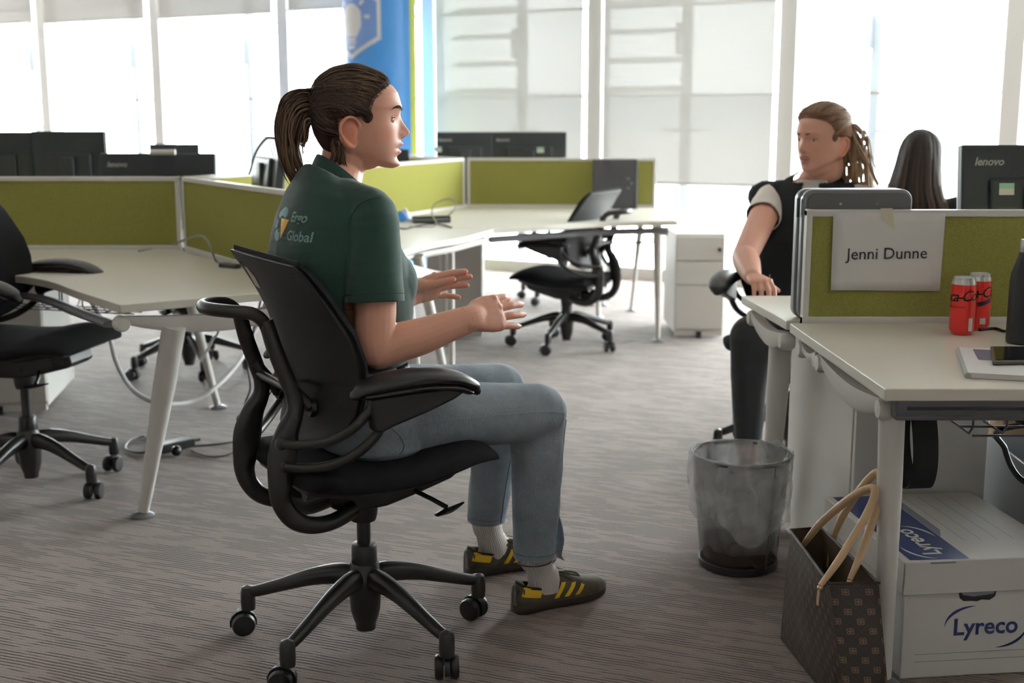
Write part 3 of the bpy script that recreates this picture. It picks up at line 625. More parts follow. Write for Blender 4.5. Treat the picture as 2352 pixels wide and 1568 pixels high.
# ================================================================ office chair (local: x forward, y left, z up, origin on the floor under the column)
def build_chair():
    root = thing('office_chair', 'x', 'chair', world=False, group='black office chairs')
    low = []                                             # parts of the swivel base
    for k in range(5):
        a = k * 2 * math.pi / 5; ca, sa = math.cos(a), math.sin(a); q = lambda r, z, s=0: Vector((r * ca - s * sa, r * sa + s * ca, z))
        l = MB().tube([q(.02, .165), q(.06, .17), q(.13, .158), q(.21, .132), q(.272, .112), q(.292, .108)], [.021, .022, .0195, .0165, .0145, .013], 14, flat=[1.25, 1.2, 1.1, 1.0, 1.0, 1.0], up=(0, 0, 1), smooth=4).build('base_leg', 'black_metal', root)
        MB().lathe([(.001, .062), (.017, .062), (.0185, .08), (.0175, .108), (.014, .119), (.001, .124)], q(.30, 0), 18).build('caster_socket', 'black_metal', l)
        sw = [.5, 2.2, -1.1, 3.6, .9][k]; ax = Vector((math.cos(a + sw), math.sin(a + sw), 0)); tr = Vector((-ax.y, ax.x, 0)); c = q(.30, .029) + tr * .014
        cs = MB()
        for s in (-1, 1):
            cs.lathe([(.001, -.0095), (.022, -.0095), (.0275, -.007), (.029, -.002), (.029, .003), (.0255, .0095), (.012, .0105), (.001, .0105)], c + ax * (.0175 * s), 24, axis=ax * s)
        cs.build('caster_wheels', 'wheel', l)
        hd = MB(); rings = []
        for i in range(9):
            an = R_(-15 + 210 * i / 8); p = c + tr * (.0335 * math.cos(an)) + Vector((0, 0, .0335 * math.sin(an)))
            p2 = c + tr * (.018 * math.cos(an)) + Vector((0, 0, .018 * math.sin(an))); rings.append([p - ax * .006, p + ax * .006, p2 + ax * .006, p2 - ax * .006])
        hd.loft(rings).build('caster_hood', 'black_plastic', l); low.append(l)
    low.append(MB().lathe([(.001, .035), (.024, .035), (.025, .05), (.03, .062), (.036, .085), (.038, .12), (.043, .15), (.042, .175), (.036, .195), (.034, .205), (.001, .205)], (0, 0, 0), 28).build('hub', 'black_metal', root))
    low.append(MB().lathe([(.001, .2), (.030, .2), (.031, .205), (.030, .245), (.0275, .25), (.017, .252), (.001, .252)], (0, 0, 0), 24).build('gas_lift_sleeve', 'black_plastic', root))
    low.append(MB().lathe([(.001, .25), (.0165, .25), (.0165, .37), (.001, .37)], (0, 0, 0), 18).build('gas_lift_shaft', 'black_metal', root))
    up = []
    # seat mechanism
    side = [(-.115, .435), (-.11, .375), (-.07, .355), (.03, .357), (.10, .372), (.20, .398), (.222, .412), (.21, .448), (.0, .45)]
    mb = MB(); mb.loft([[(x, y, z) for x, z in side] for y in (-.075, .075)]); m = mb.build('seat_mechanism', 'black_plastic', root, bevel=.01, seg=3); up.append(m)
    MB().lathe([(.001, .31), (.03, .31), (.034, .325), (.038, .365), (.001, .365)], (0, 0, 0), 20).build('column_collar', 'black_plastic', m)
    MB().tube([(-.185, 0, .40), (-.15, 0, .385), (-.09, 0, .392)], [.03, .048, .045], 16, flat=.75, smooth=4, round_end=True).build('recline_housing', 'black_metal', m)
    for x, z in ((.03, .39), (.15, .412), (.19, .42)):
        MB().lathe([(.001, 0), (.007, 0), (.006, .004), (.001, .004)], (x, -.075, z), 10, axis=(0, -1, 0)).build('bolt', 'black_metal', m)
    mb = MB(); mb.tube([(.10, -.07, .385), (.125, -.12, .372), (.14, -.16, .362)], .006, 8); mb.tube([(.105, -.175, .352), (.14, -.17, .357), (.185, -.16, .366)], [.008, .015, .005], 12, flat=.35, up=(0, 0, 1), smooth=3); mb.build('lever', 'black_plastic', m)
    # seat cushion: loft of cross sections along x
    def ring(x, w, zc, h, dip, n=44):
        r = []
        for k in range(n):
            a = 2 * math.pi * k / n; cy, sz = math.cos(a), math.sin(a); y = w * math.copysign(abs(cy) ** .62, cy); e = abs(sz) ** .7 * (1 if sz > 0 else -1)
            z = zc + h * e + (-dip * (1 - (y / w) ** 2) if sz > 0 else 0) - .012 * (abs(y) / .24) ** 2
            r.append((x, y, z))
        return r
    st = [(-.222, .12, .478, .006, 0), (-.215, .165, .480, .022, .002), (-.19, .205, .482, .032, .008), (-.13, .232, .478, .034, .012), (-.04, .243, .474, .034, .012), (.06, .243, .478, .034, .008), (.13, .240, .490, .033, .004), (.19, .228, .496, .030, 0), (.235, .212, .490, .024, 0), (.262, .195, .480, .016, 0), (.274, .17, .472, .005, 0)]
    mb = MB(); ss = smooth_path([list(s) for s in st], 4); mb.loft([ring(*s) for s in ss]); seat = mb.build('seat', 'black_fabric', root, smooth=60); up.append(seat)
    mb = MB(); mb.loft([[(x, y * s, zb + dz) for y, dz in ((-1, 0), (1, 0), (.9, -.02), (-.9, -.02))] for x, s, zb in ((-.20, .17, .456), (-.1, .21, .449), (.1, .21, .455), (.2, .19, .470), (.235, .15, .466))]); mb.build('seat_pan', 'black_plastic', seat, bevel=.006)
    # side frames: hooped below, running up the back
    pth = [(-.06, .372), (-.10, .360), (-.14, .355), (-.18, .360), (-.215, .378), (-.238, .408), (-.248, .445), (-.243, .49), (-.237, .535), (-.224, .580), (-.205, .618), (-.204, .655), (-.219, .70), (-.238, .755), (-.250, .80), (-.256, .826)]
    hw = [.020, .019, .019, .020, .021, .022, .025, .032, .034, .027, .020, .018, .018, .018, .017, .015]
    ys = [.085, .10, .108, .112, .115, .117, .118, .117, .115, .112, .108, .104, .10, .096, .092, .090]
    for s in (-1, 1):
        f = MB().tube([(x, s * y, z) for (x, z), y in zip(pth, ys)], hw, 16, flat=[.016 / w for w in hw], up=(0, 1, 0), smooth=5).build('side_frame', 'black_metal', root); up.append(f)
        MB().tube([(-.19, s * .112, .432), (-.14, s * .108, .43), (-.09, s * .09, .425)], [.016, .012, .016], 10, smooth=3).build('frame_web', 'black_metal', f)
        # arm: two rods, bracket and pad
        arm = bpy.data.objects.new('armrest', None); COL.objects.link(arm); arm.parent = root; up.append(arm)
        MB().tube([(-.245, s * .125, .560), (-.215, s * .16, .560), (-.17, s * .215, .575), (-.13, s * .25, .605), (-.098, s * .262, .640), (-.085, s * .265, .662)], .0105, 12, smooth=6).build('arm_rod', 'black_metal', arm)
        MB().tube([(-.240, s * .125, .508), (-.205, s * .165, .508), (-.16, s * .215, .522), (-.115, s * .248, .553), (-.08, s * .262, .590), (-.072, s * .265, .612)], .0115, 12, smooth=6).build('arm_rod', 'black_metal', arm)
        for x, z in ((-.245, .560), (-.240, .508)): MB().ball((x, s * .128, z), (.015, .010, .015), 12).build('rod_socket', 'black_metal', arm)
        br = [(-.098, .672), (-.098, .64), (-.094, .60), (-.078, .592), (-.05, .603), (.03, .624), (.10, .646), (.135, .664), (.12, .676), (.0, .676)]
        mb = MB(); mb.loft([[(x, s * .265 + y, z) for x, z in br] for y in (-.016, .016)]); mb.build('arm_bracket', 'black_plastic', arm, bevel=.008, seg=3)
        MB().tube([(-.122, s * .265, .684), (-.105, s * .265, .692), (-.05, s * .265, .700), (.03, s * .265, .703), (.10, s * .264, .693), (.145, s * .262, .674), (.158, s * .261, .662)], [.022, .034, .044, .047, .044, .036, .02], 20, flat=[.5, .48, .46, .44, .42, .42, .6], up=(0, 0, 1), smooth=5, round_end=True).build('arm_pad', 'black_plastic', arm)
        MB().tube([(-.118, s * .265, .678), (-.05, s * .265, .683), (.03, s * .265, .685), (.10, s * .264, .676), (.14, s * .262, .659)], [.030, .040, .043, .040, .030], 20, flat=.28, up=(0, 0, 1), smooth=4).build('arm_pad_base', 'black_plastic', arm)
    # rear handle loop joining both frames
    hp = [(-.252, -.090, .80), (-.262, -.089, .824), (-.285, -.084, .842), (-.325, -.07, .848), (-.355, -.035, .850), (-.362, 0, .850), (-.355, .035, .850), (-.325, .07, .848), (-.285, .084, .842), (-.262, .089, .824), (-.252, .090, .80)]
    up.append(MB().tube(hp, .0125, 12, smooth=5, flat=1.15).build('rear_handle', 'black_metal', root))
    for z in (.72, .655): pass
    up.append(MB().tube([(-.212, -.10, .672), (-.205, 0, .668), (-.212, .10, .672)], .011, 10, smooth=4).build('cross_tube', 'black_metal', root))
    # backrest
    zs = [.535, .545, .57, .62, .68, .74, .80, .86, .90, .935, .952]
    T = {'w': [.10, .14, .178, .212, .232, .238, .237, .230, .224, .217, .20], 'x': [-.172, -.170, -.168, -.166, -.168, -.174, -.184, -.200, -.213, -.230, -.240], 'wr': [.01, .02, .04, .058, .066, .064, .052, .030, .018, .008, .004]}
    def bx(k, z): return float(np.interp(z, zs, T[k]))
    def surf(off, grow=0, n=26, m=34):
        def fn(s, t):
            z = zs[0] + (zs[-1] - zs[0]) * t; s2 = 2 * s - 1; w = bx('w', z) + grow
            return (bx('x', z) + bx('wr', z) * s2 * s2 + off, w * s2, z)
        return fn
    def slab_b(f0, f1, n, m):
        mb = MB(); A = [[f0(i / n, j / m) for i in range(n + 1)] for j in range(m + 1)]; B = [[f1(i / n, j / m) for i in range(n + 1)] for j in range(m + 1)]
        rings = []
        for j in range(m + 1): rings.append(A[j] + B[j][::-1])
        mb.loft(rings); return mb
    sh = slab_b(surf(0), surf(.014, -.004), 26, 34).build('back_shell', 'black_shell', root, bevel=.005, smooth=50); up.append(sh)
    def cush(s, t):
        z = .533 + (.962 - .533) * t; s2 = 2 * s - 1; zz = min(max(z, zs[0]), zs[-1]); w = bx('w', zz) + .006; e = (1 - abs(s2) ** 6) ** .5 * (1 - abs(2 * t - 1) ** 10) ** .5
        return (bx('x', zz) + bx('wr', zz) * s2 * s2 + .014 + .036 * e, w * s2, z)
    def cush0(s, t):
        z = .533 + (.962 - .533) * t; s2 = 2 * s - 1; zz = min(max(z, zs[0]), zs[-1]); return (bx('x', zz) + bx('wr', zz) * s2 * s2 + .012, (bx('w', zz) + .004) * s2, z)
    up.append(slab_b(cush0, cush, 30, 40).build('back_cushion', 'black_fabric', root, smooth=60))
    # pivot arms between frames and shell, label on the shell
    for s in (-1, 1):
        MB().tube([(-.222, s * .092, .70), (-.19, s * .085, .66), (-.165, s * .10, .625)], [.012, .011, .016], 10, smooth=3).build('pivot_arm', 'black_plastic', sh)
        MB().lathe([(.001, 0), (.02, 0), (.018, .01), (.001, .012)], (-.158, s * .10, .622), 14, axis=(-1, 0, .1)).build('pivot_knob', 'black_plastic', sh)
        MB().lathe([(.001, 0), (.004, 0), (.001, .003)], (bx('x', .925) + .003, s * .16, .925), 8, axis=(-1, 0, 0)).build('shell_screw', 'black_metal', sh)
    return root, low, up, sh
chair0, ch_low, ch_up, ch_shell = build_chair()
low_n = [o.name for o in ch_low]; up_n = [o.name for o in ch_up]
def place_chair(o, label, x, y, heading, base, dz=0):
    o.location = (x, y, 0); o.rotation_euler = (0, 0, R_(heading)); o['label'] = label
    for c in o.children:
        b = c.data.name if c.data else 'armrest'
        if b.split('.')[0] in ('base_leg', 'hub', 'gas_lift_sleeve', 'gas_lift_shaft'): c.rotation_euler.z = R_(base - heading)
        else: c.location.z = dz
    return o
spots = [('black office chair in front with the woman in the green polo seated on it', -.355, 2.79, 31, 26, 0),
         ('black office chair cut by the left photo edge', -1.66, 4.06, -10, -30, .04),
         ('empty black office chair in front of the far green screen', .305, 6.72, 152, 32, -.085),
         ('black office chair under the left cluster, only its star base showing', -1.625, 6.02, -70, 10, -.06),
         ('black office chair under the woman in the black vest', 1.055, 4.46, 246, 50, -.03),
         ('black office chair of the long-haired woman at the back', 1.66, 5.05, 62, 20, -.08),
         ('pale sunlit office chair base far under the desk by the window', .36, 8.45, -95, 15, -.06)]
extra = [copy_tree(chair0) for _ in spots[1:]]
for o, s in zip([chair0] + extra, spots): place_chair(o, *s)
# torn cream label on the shell of the front chair
def on_shell(y, z, off=-.0015):
    zs = [.62, .68, .74, .80, .86, .90, .935, .952]
    x = float(np.interp(z, zs, [-.166, -.168, -.174, -.184, -.200, -.213, -.230, -.240])); wr = float(np.interp(z, zs, [.058, .066, .064, .052, .030, .018, .008, .004])); w = float(np.interp(z, zs, [.212, .232, .238, .237, .230, .224, .217, .20]))
    return (x + wr * (y / w) ** 2 + off, y, z)
mb = MB(); pl = [(.166, .914), (.140, .914), (.128, .903), (.108, .893), (.102, .868), (.158, .868)]
mb.add([on_shell(y, z) for y, z in pl], [tuple(range(len(pl)))]); mb.build('torn_label', 'cream', ch_shell, smooth=0, fix=False)
# black strap hanging under the right desk is built with the clutter below
# ================================================================ things on and under the right desk
yF = SR_Y - .0165
def px(u, v): return PY(u, v, yF)
sg = thing('name_sheet', 'white paper sheet with a printed name taped to the green screen', 'paper', px(2037, 668))
cs = [px(1907, 666), px(2157, 668), px(2172, 489), px(1914, 487)]
mb = MB(); mb.grid(lambda s, t: tuple((cs[0] * (1 - s) + cs[1] * s) * (1 - t) + (cs[3] * (1 - s) + cs[2] * s) * t + Vector((0, -.004 * (1 - t) * abs(2 * s - 1) ** 3 - .0005, 0))), 10, 8); mb.build('sheet', 'paper', sg, solid=.0004)
V, Fs = text_mesh('Jenni Dunne', .0485, .0003)
xd = (px(2131, 580) - px(1944, 583)); wtxt = max(v.x for v in V) - min(v.x for v in V); k = xd.length / wtxt; xd.normalize(); yd = Vector((0, 0, 1))
mb = MB(); mb.add([px(2037, 583) + Vector((0, -.0026, 0)) + xd * (v.x * k) + yd * (v.y * k) + Vector((0, -v.z, 0)) for v in V], Fs); mb.build('printed_name', 'ink', sg, smooth=0, fix=False)
tape = mat('clear yellowed tape', (.70, .64, .50), .25)
mb = MB(); tp = [px(2022, 478), px(2050, 478), px(2052, 505), px(2056, 527), px(2036, 512), px(2024, 500)]; mb.add([p + Vector((0, -.002, 0)) for p in tp], [tuple(range(6))]); mb.build('tape', tape, sg, smooth=0, fix=False)
# --- cans
red = mat('red can paint', (.62, .022, .016), .28, .25); alu = mat('aluminium', (.62, .62, .60), .3, 1); ink_b = mat('black can print', (.012, .010, .010), .35); barw = mat('white can print', (.7, .68, .66), .4); navy = mat('dark can band', (.03, .03, .08), .4)
def wrap(V, Fs, c, r, ang, z, up=1, k=1, tilt=0):
    ct, st2 = math.cos(tilt), math.sin(tilt); o = []
    for v in V:
        x, y = (v.x * ct - v.y * st2) * k, (v.x * st2 + v.y * ct) * k; a = ang + x / r; o.append((c[0] + (r + .0004) * math.cos(a), c[1] + (r + .0004) * math.sin(a), z + y))
    return o, Fs
def subdiv(V, Fs, n=1):
    bm = bmesh.new(); vs = [bm.verts.new(v) for v in V]
    for f in Fs:
        try: bm.faces.new([vs[i] for i in f])
        except ValueError: pass
    bmesh.ops.triangulate(bm, faces=bm.faces)
    for _ in range(n): bmesh.ops.subdivide_edges(bm, edges=[e for e in bm.edges if e.calc_length() > .004], cuts=1, use_grid_fill=False); bmesh.ops.triangulate(bm, faces=[f for f in bm.faces if len(f.verts) > 3])
    bm.verts.index_update(); V2_ = [v.co.copy() for v in bm.verts]; F2 = [[v.index for v in f.verts] for f in bm.faces]; bm.free(); return V2_, F2
def can(label, c, turn, extra):
    t = thing('drink_can', label, 'can', (c.x, c.y, DZ), group='red drink cans'); r, h = .0305, .146; z = DZ
    MB().lathe([(.022, .0), (.0245, .002), (.0255, .006), (r, .014), (r, h - .018)], (c.x, c.y, z), 40).build('body', red, t)
    MB().lathe([(r, h - .018), (.0275, h - .008), (.0262, h - .005), (.0266, h - .002), (.0255, h), (.0245, h - .004), (.001, h - .005)], (c.x, c.y, z), 40).build('lid', alu, t)
    MB().lathe([(.001, .001), (.02, 0), (.0245, .0018), (.0252, .0055), (.02, .004), (.001, .004)], (c.x, c.y, z), 32).build('base_rim', alu, t)
    a0 = math.atan2(-c.y, -c.x) + turn
    V, Fs = subdiv(*text_mesh('Coca-Cola', .038, 0, shear=.35, spacing=.82, bold=.0004), 1); v2, f2 = wrap(V, Fs, c, r, a0, z + .098, tilt=.06); MB().add(v2, f2).build('lettering', ink_b, t, smooth=0, fix=False)
    V, Fs = subdiv(*text_mesh('ZERO SUGAR', .0075, 0, spacing=1.2), 0); v2, f2 = wrap(V, Fs, c, r, a0 - .15, z + .072); MB().add(v2, f2).build('small_lettering', ink_b, t, smooth=0, fix=False)
    def patch(nm, m, a, w, z0, z1, sh=0):
        mb = MB(); mb.grid(lambda s, q: (c.x + (r + .0003) * math.cos(a + w * (s - .5) / r), c.y + (r + .0003) * math.sin(a + w * (s - .5) / r), z + z0 + (z1 - z0) * q + sh * s), 8, 2); mb.build(nm, m, t, fix=False)
    extra(patch, math.atan2(-c.y, -c.x)); return t
can('front red drink can with black script on the right desk', PZ(2207, 767, DZ), -.42, lambda p, a: (p('barcode', barw, a + .75, .012, .012, .045),))
can('second red drink can half hidden behind the front can', PZ(2243, 756, DZ), -.1, lambda p, a: (p('band', navy, a + .55, .035, .062, .074, .012), p('code_panel', barw, a + .45, .016, .018, .034)))
# --- bottle
bt = thing('water_bottle', 'matt black steel water bottle with a metal cap at the right edge', 'bottle', PZ(2346, 788, DZ)); c = PZ(2346, 788, DZ)
MB().lathe([(.001, 0), (.031, 0), (.036, .004), (.037, .012), (.037, .15), (.034, .172), (.026, .198), (.021, .215), (.0195, .222), (.001, .222)], c, 36).build('body', mat('matt black coating', (.012, .013, .016), .5, bump=.05, nscale=900), bt)
MB().lathe([(.001, .222), (.0205, .222), (.0205, .246), (.0185, .252), (.001, .253)], c, 36).build('cap', 'steel', bt)
# --- notebook and phone
nb = thing('notebook', 'white notebook with a purple band lying on the right desk', 'book', PZ(2222, 858, DZ))
a, b = PZ(2203, 797, DZ + .012), PZ(2224, 856, DZ + .012); dv = (a - b).normalized(); rv = Vector((dv.y, -dv.x, 0)); ln = (a - b).length; wd = .235
q = lambda s, t, z: V2(b.x, b.y, 0) + V2(rv.x, rv.y, 0) * (s * wd) + V2(dv.x, dv.y, 0) * (t * ln) + V2(0, 0, z)
mb = MB(); mb.prism([q(0.02, .01, 0)[:2], q(1, .01, 0)[:2], q(1, .99, 0)[:2], q(0.02, .99, 0)[:2]], DZ + .001, DZ + .011); mb.build('pages', 'paper', nb)
mb = MB(); mb.prism([q(0, 0, 0)[:2], q(1.02, 0, 0)[:2], q(1.02, 1, 0)[:2], q(0, 1, 0)[:2]], DZ + .011, DZ + .0125); mb.build('cover', mat('white card', (.72, .71, .72), .45), nb)
mb = MB(); mb.tube([q(0, 0, DZ + .006), q(0, 1, DZ + .006)], .0068, 10); mb.build('spine', mat('grey green binding', (.42, .45, .42), .5), nb)
mb = MB(); mb.add([q(.13, .5, DZ + .0129), q(1.02, .5, DZ + .0129), q(1.02, .93, DZ + .0129), q(.12, .93, DZ + .0129)], [(0, 1, 2, 3)]); mb.build('purple_band', mat('purple band', (.10, .09, .16), .45), nb, smooth=0, fix=False)
text_obj('band_lettering', 'ing', .05, q(.40, .76, DZ + .0133), -rv, -dv, 'paper', nb, extrude=0)
text_obj('small_print', 'AA', .022, q(.32, .25, DZ + .0129), rv, dv, 'ink', nb, extrude=0, bold=-.0008)
ph = thing('phone', 'black smartphone in a clear case lying on the notebook', 'phone', q(.7, .4, DZ + .013))
ps = [PZ(2279, 838, DZ + .014), PZ(2279, 838, DZ + .014) + V2(.15, .012, 0), PZ(2274, 803, DZ + .014) + V2(.15, .0, 0), PZ(2274, 803, DZ + .014)]
MB().prism([p[:2] for p in ps], DZ + .0135, DZ + .0225).build('case', mat('clear brown case', (.10, .08, .06), .25), ph, bevel=.003)
cen = sum(ps, Vector()) / 4; MB().prism([(cen + (p - cen) * .9)[:2] for p in ps], DZ + .0225, DZ + .0235).build('display', mat('phone glass', (.006, .007, .010), .08), ph)
cable('thin dark cable behind the cans at the foot of the green screen', [PZ(2250, 757, DZ + .004), PZ(2285, 754, DZ + .004), PZ(2305, 760, DZ + .004), PZ(2330, 757, DZ + .004)], .004, 'dark_cable')
# --- strap hanging from the basket
st_path = [(2118, 925), (2126, 1010), (2124, 1080), (2112, 1118), (2092, 1112), (2070, 1075), (2062, 1000), (2068, 925)]
yy = [2.72, 2.72, 2.73, 2.76, 2.80, 2.82, 2.82, 2.82]
sp = [PY(u, v, y) for (u, v), y in zip(st_path, yy)]
mb = MB(); sm = smooth_path([list(p) for p in sp], 6); rings = []
for i, p in enumerate(sm):
    p = Vector(p); tg = Vector(sm[min(i + 1, len(sm) - 1)]) - Vector(sm[max(i - 1, 0)]); sd = Vector((.9, -.35, .15)).normalized(); nn = tg.cross(sd).normalized()
    rings.append([p + sd * .028 + nn * .0012, p - sd * .028 + nn * .0012, p - sd * .028 - nn * .0012, p + sd * .028 - nn * .0012])
mb.loft(rings); o = mb.build('strap', mat('black webbing', (.008, .008, .010), .7, bump=.3, nscale=600), None, loc=sp[0], smooth=60); tag(o, 'wide black strap hanging in a loop under the right desk', 'strap')
bb = thing('power_strip', 'black power strip lying in the wire basket under the right desk', 'power strip', (1.35, 2.70, DZ - .14))
MB().box((1.36, 2.70, DZ - .118), (.42, .075, .055)).build('body', 'black_plastic', bb, bevel=.008)
for k in range(4): MB().lathe([(.001, 0), (.019, 0), (.021, .003), (.001, .004)], (1.22 + .09 * k, 2.66, DZ - .118), 14, axis=(0, -1, 0)).build('socket', 'charcoal', bb)
cable('black cord hanging in the gap right of the cabinet', [V2(1.33, 2.70, .58), PY(2302, 985, 2.75), PY(2308, 1030, 2.75), PY(2325, 1075, 2.75), PY(2352, 1105, 2.72), PY(2400, 1120, 2.7)], .007, 'dark_cable')
# ---------------------------------------------------------------- waste bin
bc = Vector((.645, 3.315, 0)); wb = thing('waste_bin', 'black wire mesh waste bin with a clear plastic liner', 'bin', bc)
def mesh_mat():
    m = bpy.data.materials.new('black wire mesh'); m.use_nodes = True; t = m.node_tree; b = t.nodes['Principled BSDF']; b.inputs['Base Color'].default_value = (.03, .03, .033, 1); b.inputs['Roughness'].default_value = .4; b.inputs['Metallic'].default_value = .5
    uv = t.nodes.new('ShaderNodeUVMap'); sp = t.nodes.new('ShaderNodeSeparateXYZ'); t.links.new(uv.outputs[0], sp.inputs[0])
    def m_(op, a, bb=None):
        n = t.nodes.new('ShaderNodeMath'); n.operation = op
        for i, x in enumerate((a, bb)):
            if x is None: continue
            if isinstance(x, (int, float)): n.inputs[i].default_value = x
            else: t.links.new(x, n.inputs[i])
        return n.outputs[0]
    h = []
    for sgn in (1, -1):
        s = m_('ADD', m_('MULTIPLY', sp.outputs[0], 190), m_('MULTIPLY', sp.outputs[1], 75.0 * sgn)); h.append(m_('LESS_THAN', m_('FRACT', s), .24))
    op = m_('MAXIMUM', h[0], h[1]); t.links.new(op, b.inputs['Alpha']); return m
M['bin_mesh'] = mesh_mat()
NB = 64; BH = .325
def bin_ring(r, z): return [bc + Vector((r * math.cos(2 * math.pi * k / NB), r * math.sin(2 * math.pi * k / NB), z)) for k in range(NB)]
mb = MB(); mb.loft([bin_ring(.108 + .028 * i / 6, .012 + (BH - .012) * i / 6) for i in range(7)], cap=False); bo = mb.build('mesh_wall', 'bin_mesh', wb, fix=False)
uvl = bo.data.uv_layers.new(name='UVMap')
for p in bo.data.polygons:
    ks = [bo.data.loops[i].vertex_index for i in p.loop_indices]
    for li, vi in zip(p.loop_indices, ks):
        kk = vi % NB
        if kk == 0 and any(x % NB == NB - 1 for x in ks): kk = NB
        uvl.data[li].uv = (kk / NB, vi // NB / 6)
MB().tube(bin_ring(.137, BH) + [bin_ring(.137, BH)[0]], .0055, 8, cap=False).build('rim', 'wire', wb)
MB().lathe([(.001, 0), (.107, 0), (.111, .004), (.111, .022), (.108, .024), (.106, .008), (.001, .006)], bc, 48).build('base_ring', 'black_metal', wb)
for a in (-1.0, 2.2): MB().tube([bc + Vector((.110 * math.cos(a), .110 * math.sin(a), .02)), bc + Vector((.1355 * math.cos(a), .1355 * math.sin(a), BH))], .006, 6, flat=.4).build('seam_strip', 'wire', wb)
def film_mat(name, alpha, col):
    m = bpy.data.materials.new(name); m.use_nodes = True; t = m.node_tree; t.nodes.clear(); N = t.nodes.new
    o = N('ShaderNodeOutputMaterial'); tr = N('ShaderNodeBsdfTransparent'); df = N('ShaderNodeBsdfDiffuse'); tl = N('ShaderNodeBsdfTranslucent'); gl = N('ShaderNodeBsdfGlossy'); gl.inputs['Roughness'].default_value = .18
    df.inputs[0].default_value = tl.inputs[0].default_value = (*col, 1)
    m1, m2, m3 = N('ShaderNodeMixShader'), N('ShaderNodeMixShader'), N('ShaderNodeMixShader'); m1.inputs[0].default_value = .55; m2.inputs[0].default_value = .14
    t.links.new(df.outputs[0], m1.inputs[1]); t.links.new(tl.outputs[0], m1.inputs[2]); t.links.new(m1.outputs[0], m2.inputs[1]); t.links.new(gl.outputs[0], m2.inputs[2]); t.links.new(tr.outputs[0], m3.inputs[1]); t.links.new(m2.outputs[0], m3.inputs[2]); t.links.new(m3.outputs[0], o.inputs[0])
    tc = N('ShaderNodeTexCoord'); n = N('ShaderNodeTexNoise'); n.inputs['Scale'].default_value = 12; n.inputs['Detail'].default_value = 2; n.inputs['Distortion'].default_value = .6; t.links.new(tc.outputs['Object'], n.inputs['Vector'])
    bp = N('ShaderNodeBump'); bp.inputs['Strength'].default_value = .4; bp.inputs['Distance'].default_value = .01; t.links.new(n.outputs[0], bp.inputs['Height'])
    for q in (df, gl): t.links.new(bp.outputs[0], q.inputs['Normal'])
    r = N('ShaderNodeMapRange'); r.inputs[1].default_value = .35; r.inputs[2].default_value = .7; r.inputs[3].default_value = alpha * .75; r.inputs[4].default_value = min(1, alpha * 1.35); t.links.new(n.outputs[0], r.inputs[0]); t.links.new(r.outputs[0], m3.inputs[0])
    return m
film = film_mat('clear polythene', .38, (.90, .90, .90))
rr = np.random.default_rng(11); ph_ = rr.uniform(0, 6.28, 8)
def wob(a, z): return .005 * math.sin(7 * a + ph_[0] + 20 * z) + .0035 * math.sin(13 * a + ph_[1] - 30 * z) + .002 * math.sin(29 * a + ph_[2] + 50 * z)
mb = MB()
def skirt(s, t):
    a = 2 * math.pi * s; low = .13 + .03 * math.sin(2 * a + 1) + .02 * math.sin(5 * a)
    z = BH + .006 - t * (BH - low); r = .1385 - .026 * (BH - z) / BH + .006 + wob(a, z) * (.5 + t) * .9 + .004 * math.sin(math.pi * t)
    return (bc.x + r * math.cos(a), bc.y + r * math.sin(a), z)
mb.grid(skirt, 110, 22)
def inner(s, t):
    a = 2 * math.pi * s; z = BH + .006 - t * (BH - .03); r = (.132 - .028 * t - .004 + wob(a, z) * .8) * (1 if t < .93 else 1 - (t - .93) / .07)
    return (bc.x + r * math.cos(a), bc.y + r * math.sin(a), z)
mb.grid(inner, 90, 24)
mb.build('liner', film, wb, smooth=70, fix=False)
mb = MB()
mb.tube([PY(1745, 1012, 3.42), PY(1762, 1030, 3.40), PY(1765, 1060, 3.38)], [.012, .016, .004], 8, flat=.4, smooth=4); mb.tube([PY(1780, 1012, 3.40), PY(1795, 1030, 3.38), PY(1808, 1055, 3.34)], [.012, .02, .006], 8, flat=.4, smooth=4); mb.build('liner_knot', film, wb)
mb = MB(); mb.grid(lambda s, t: (bc.x + .095 * t * math.cos(2 * math.pi * s), bc.y + .095 * t * math.sin(2 * math.pi * s), .075 + .02 * math.sin(5 * s * 6.28 + 4 * t) * t + .014 * math.sin(9 * t + 3 * math.cos(2 * math.pi * s)) - .03 * t), 40, 10); mb.grid(lambda s, t: (bc.x + (.095 + .004 * math.sin(30 * s)) * math.cos(2 * math.pi * s), bc.y + (.095 + .004 * math.sin(30 * s)) * math.sin(2 * math.pi * s), .026 + .055 * t), 40, 3)
ob = mb.build('rubbish', mat('brown paper rubbish', (.16, .10, .075), .8, noise=.5, nscale=25), None, fix=False, loc=bc + V2(0, 0, .03)); tag(ob, 'brown rubbish lying at the bottom of the waste bin', 'rubbish')
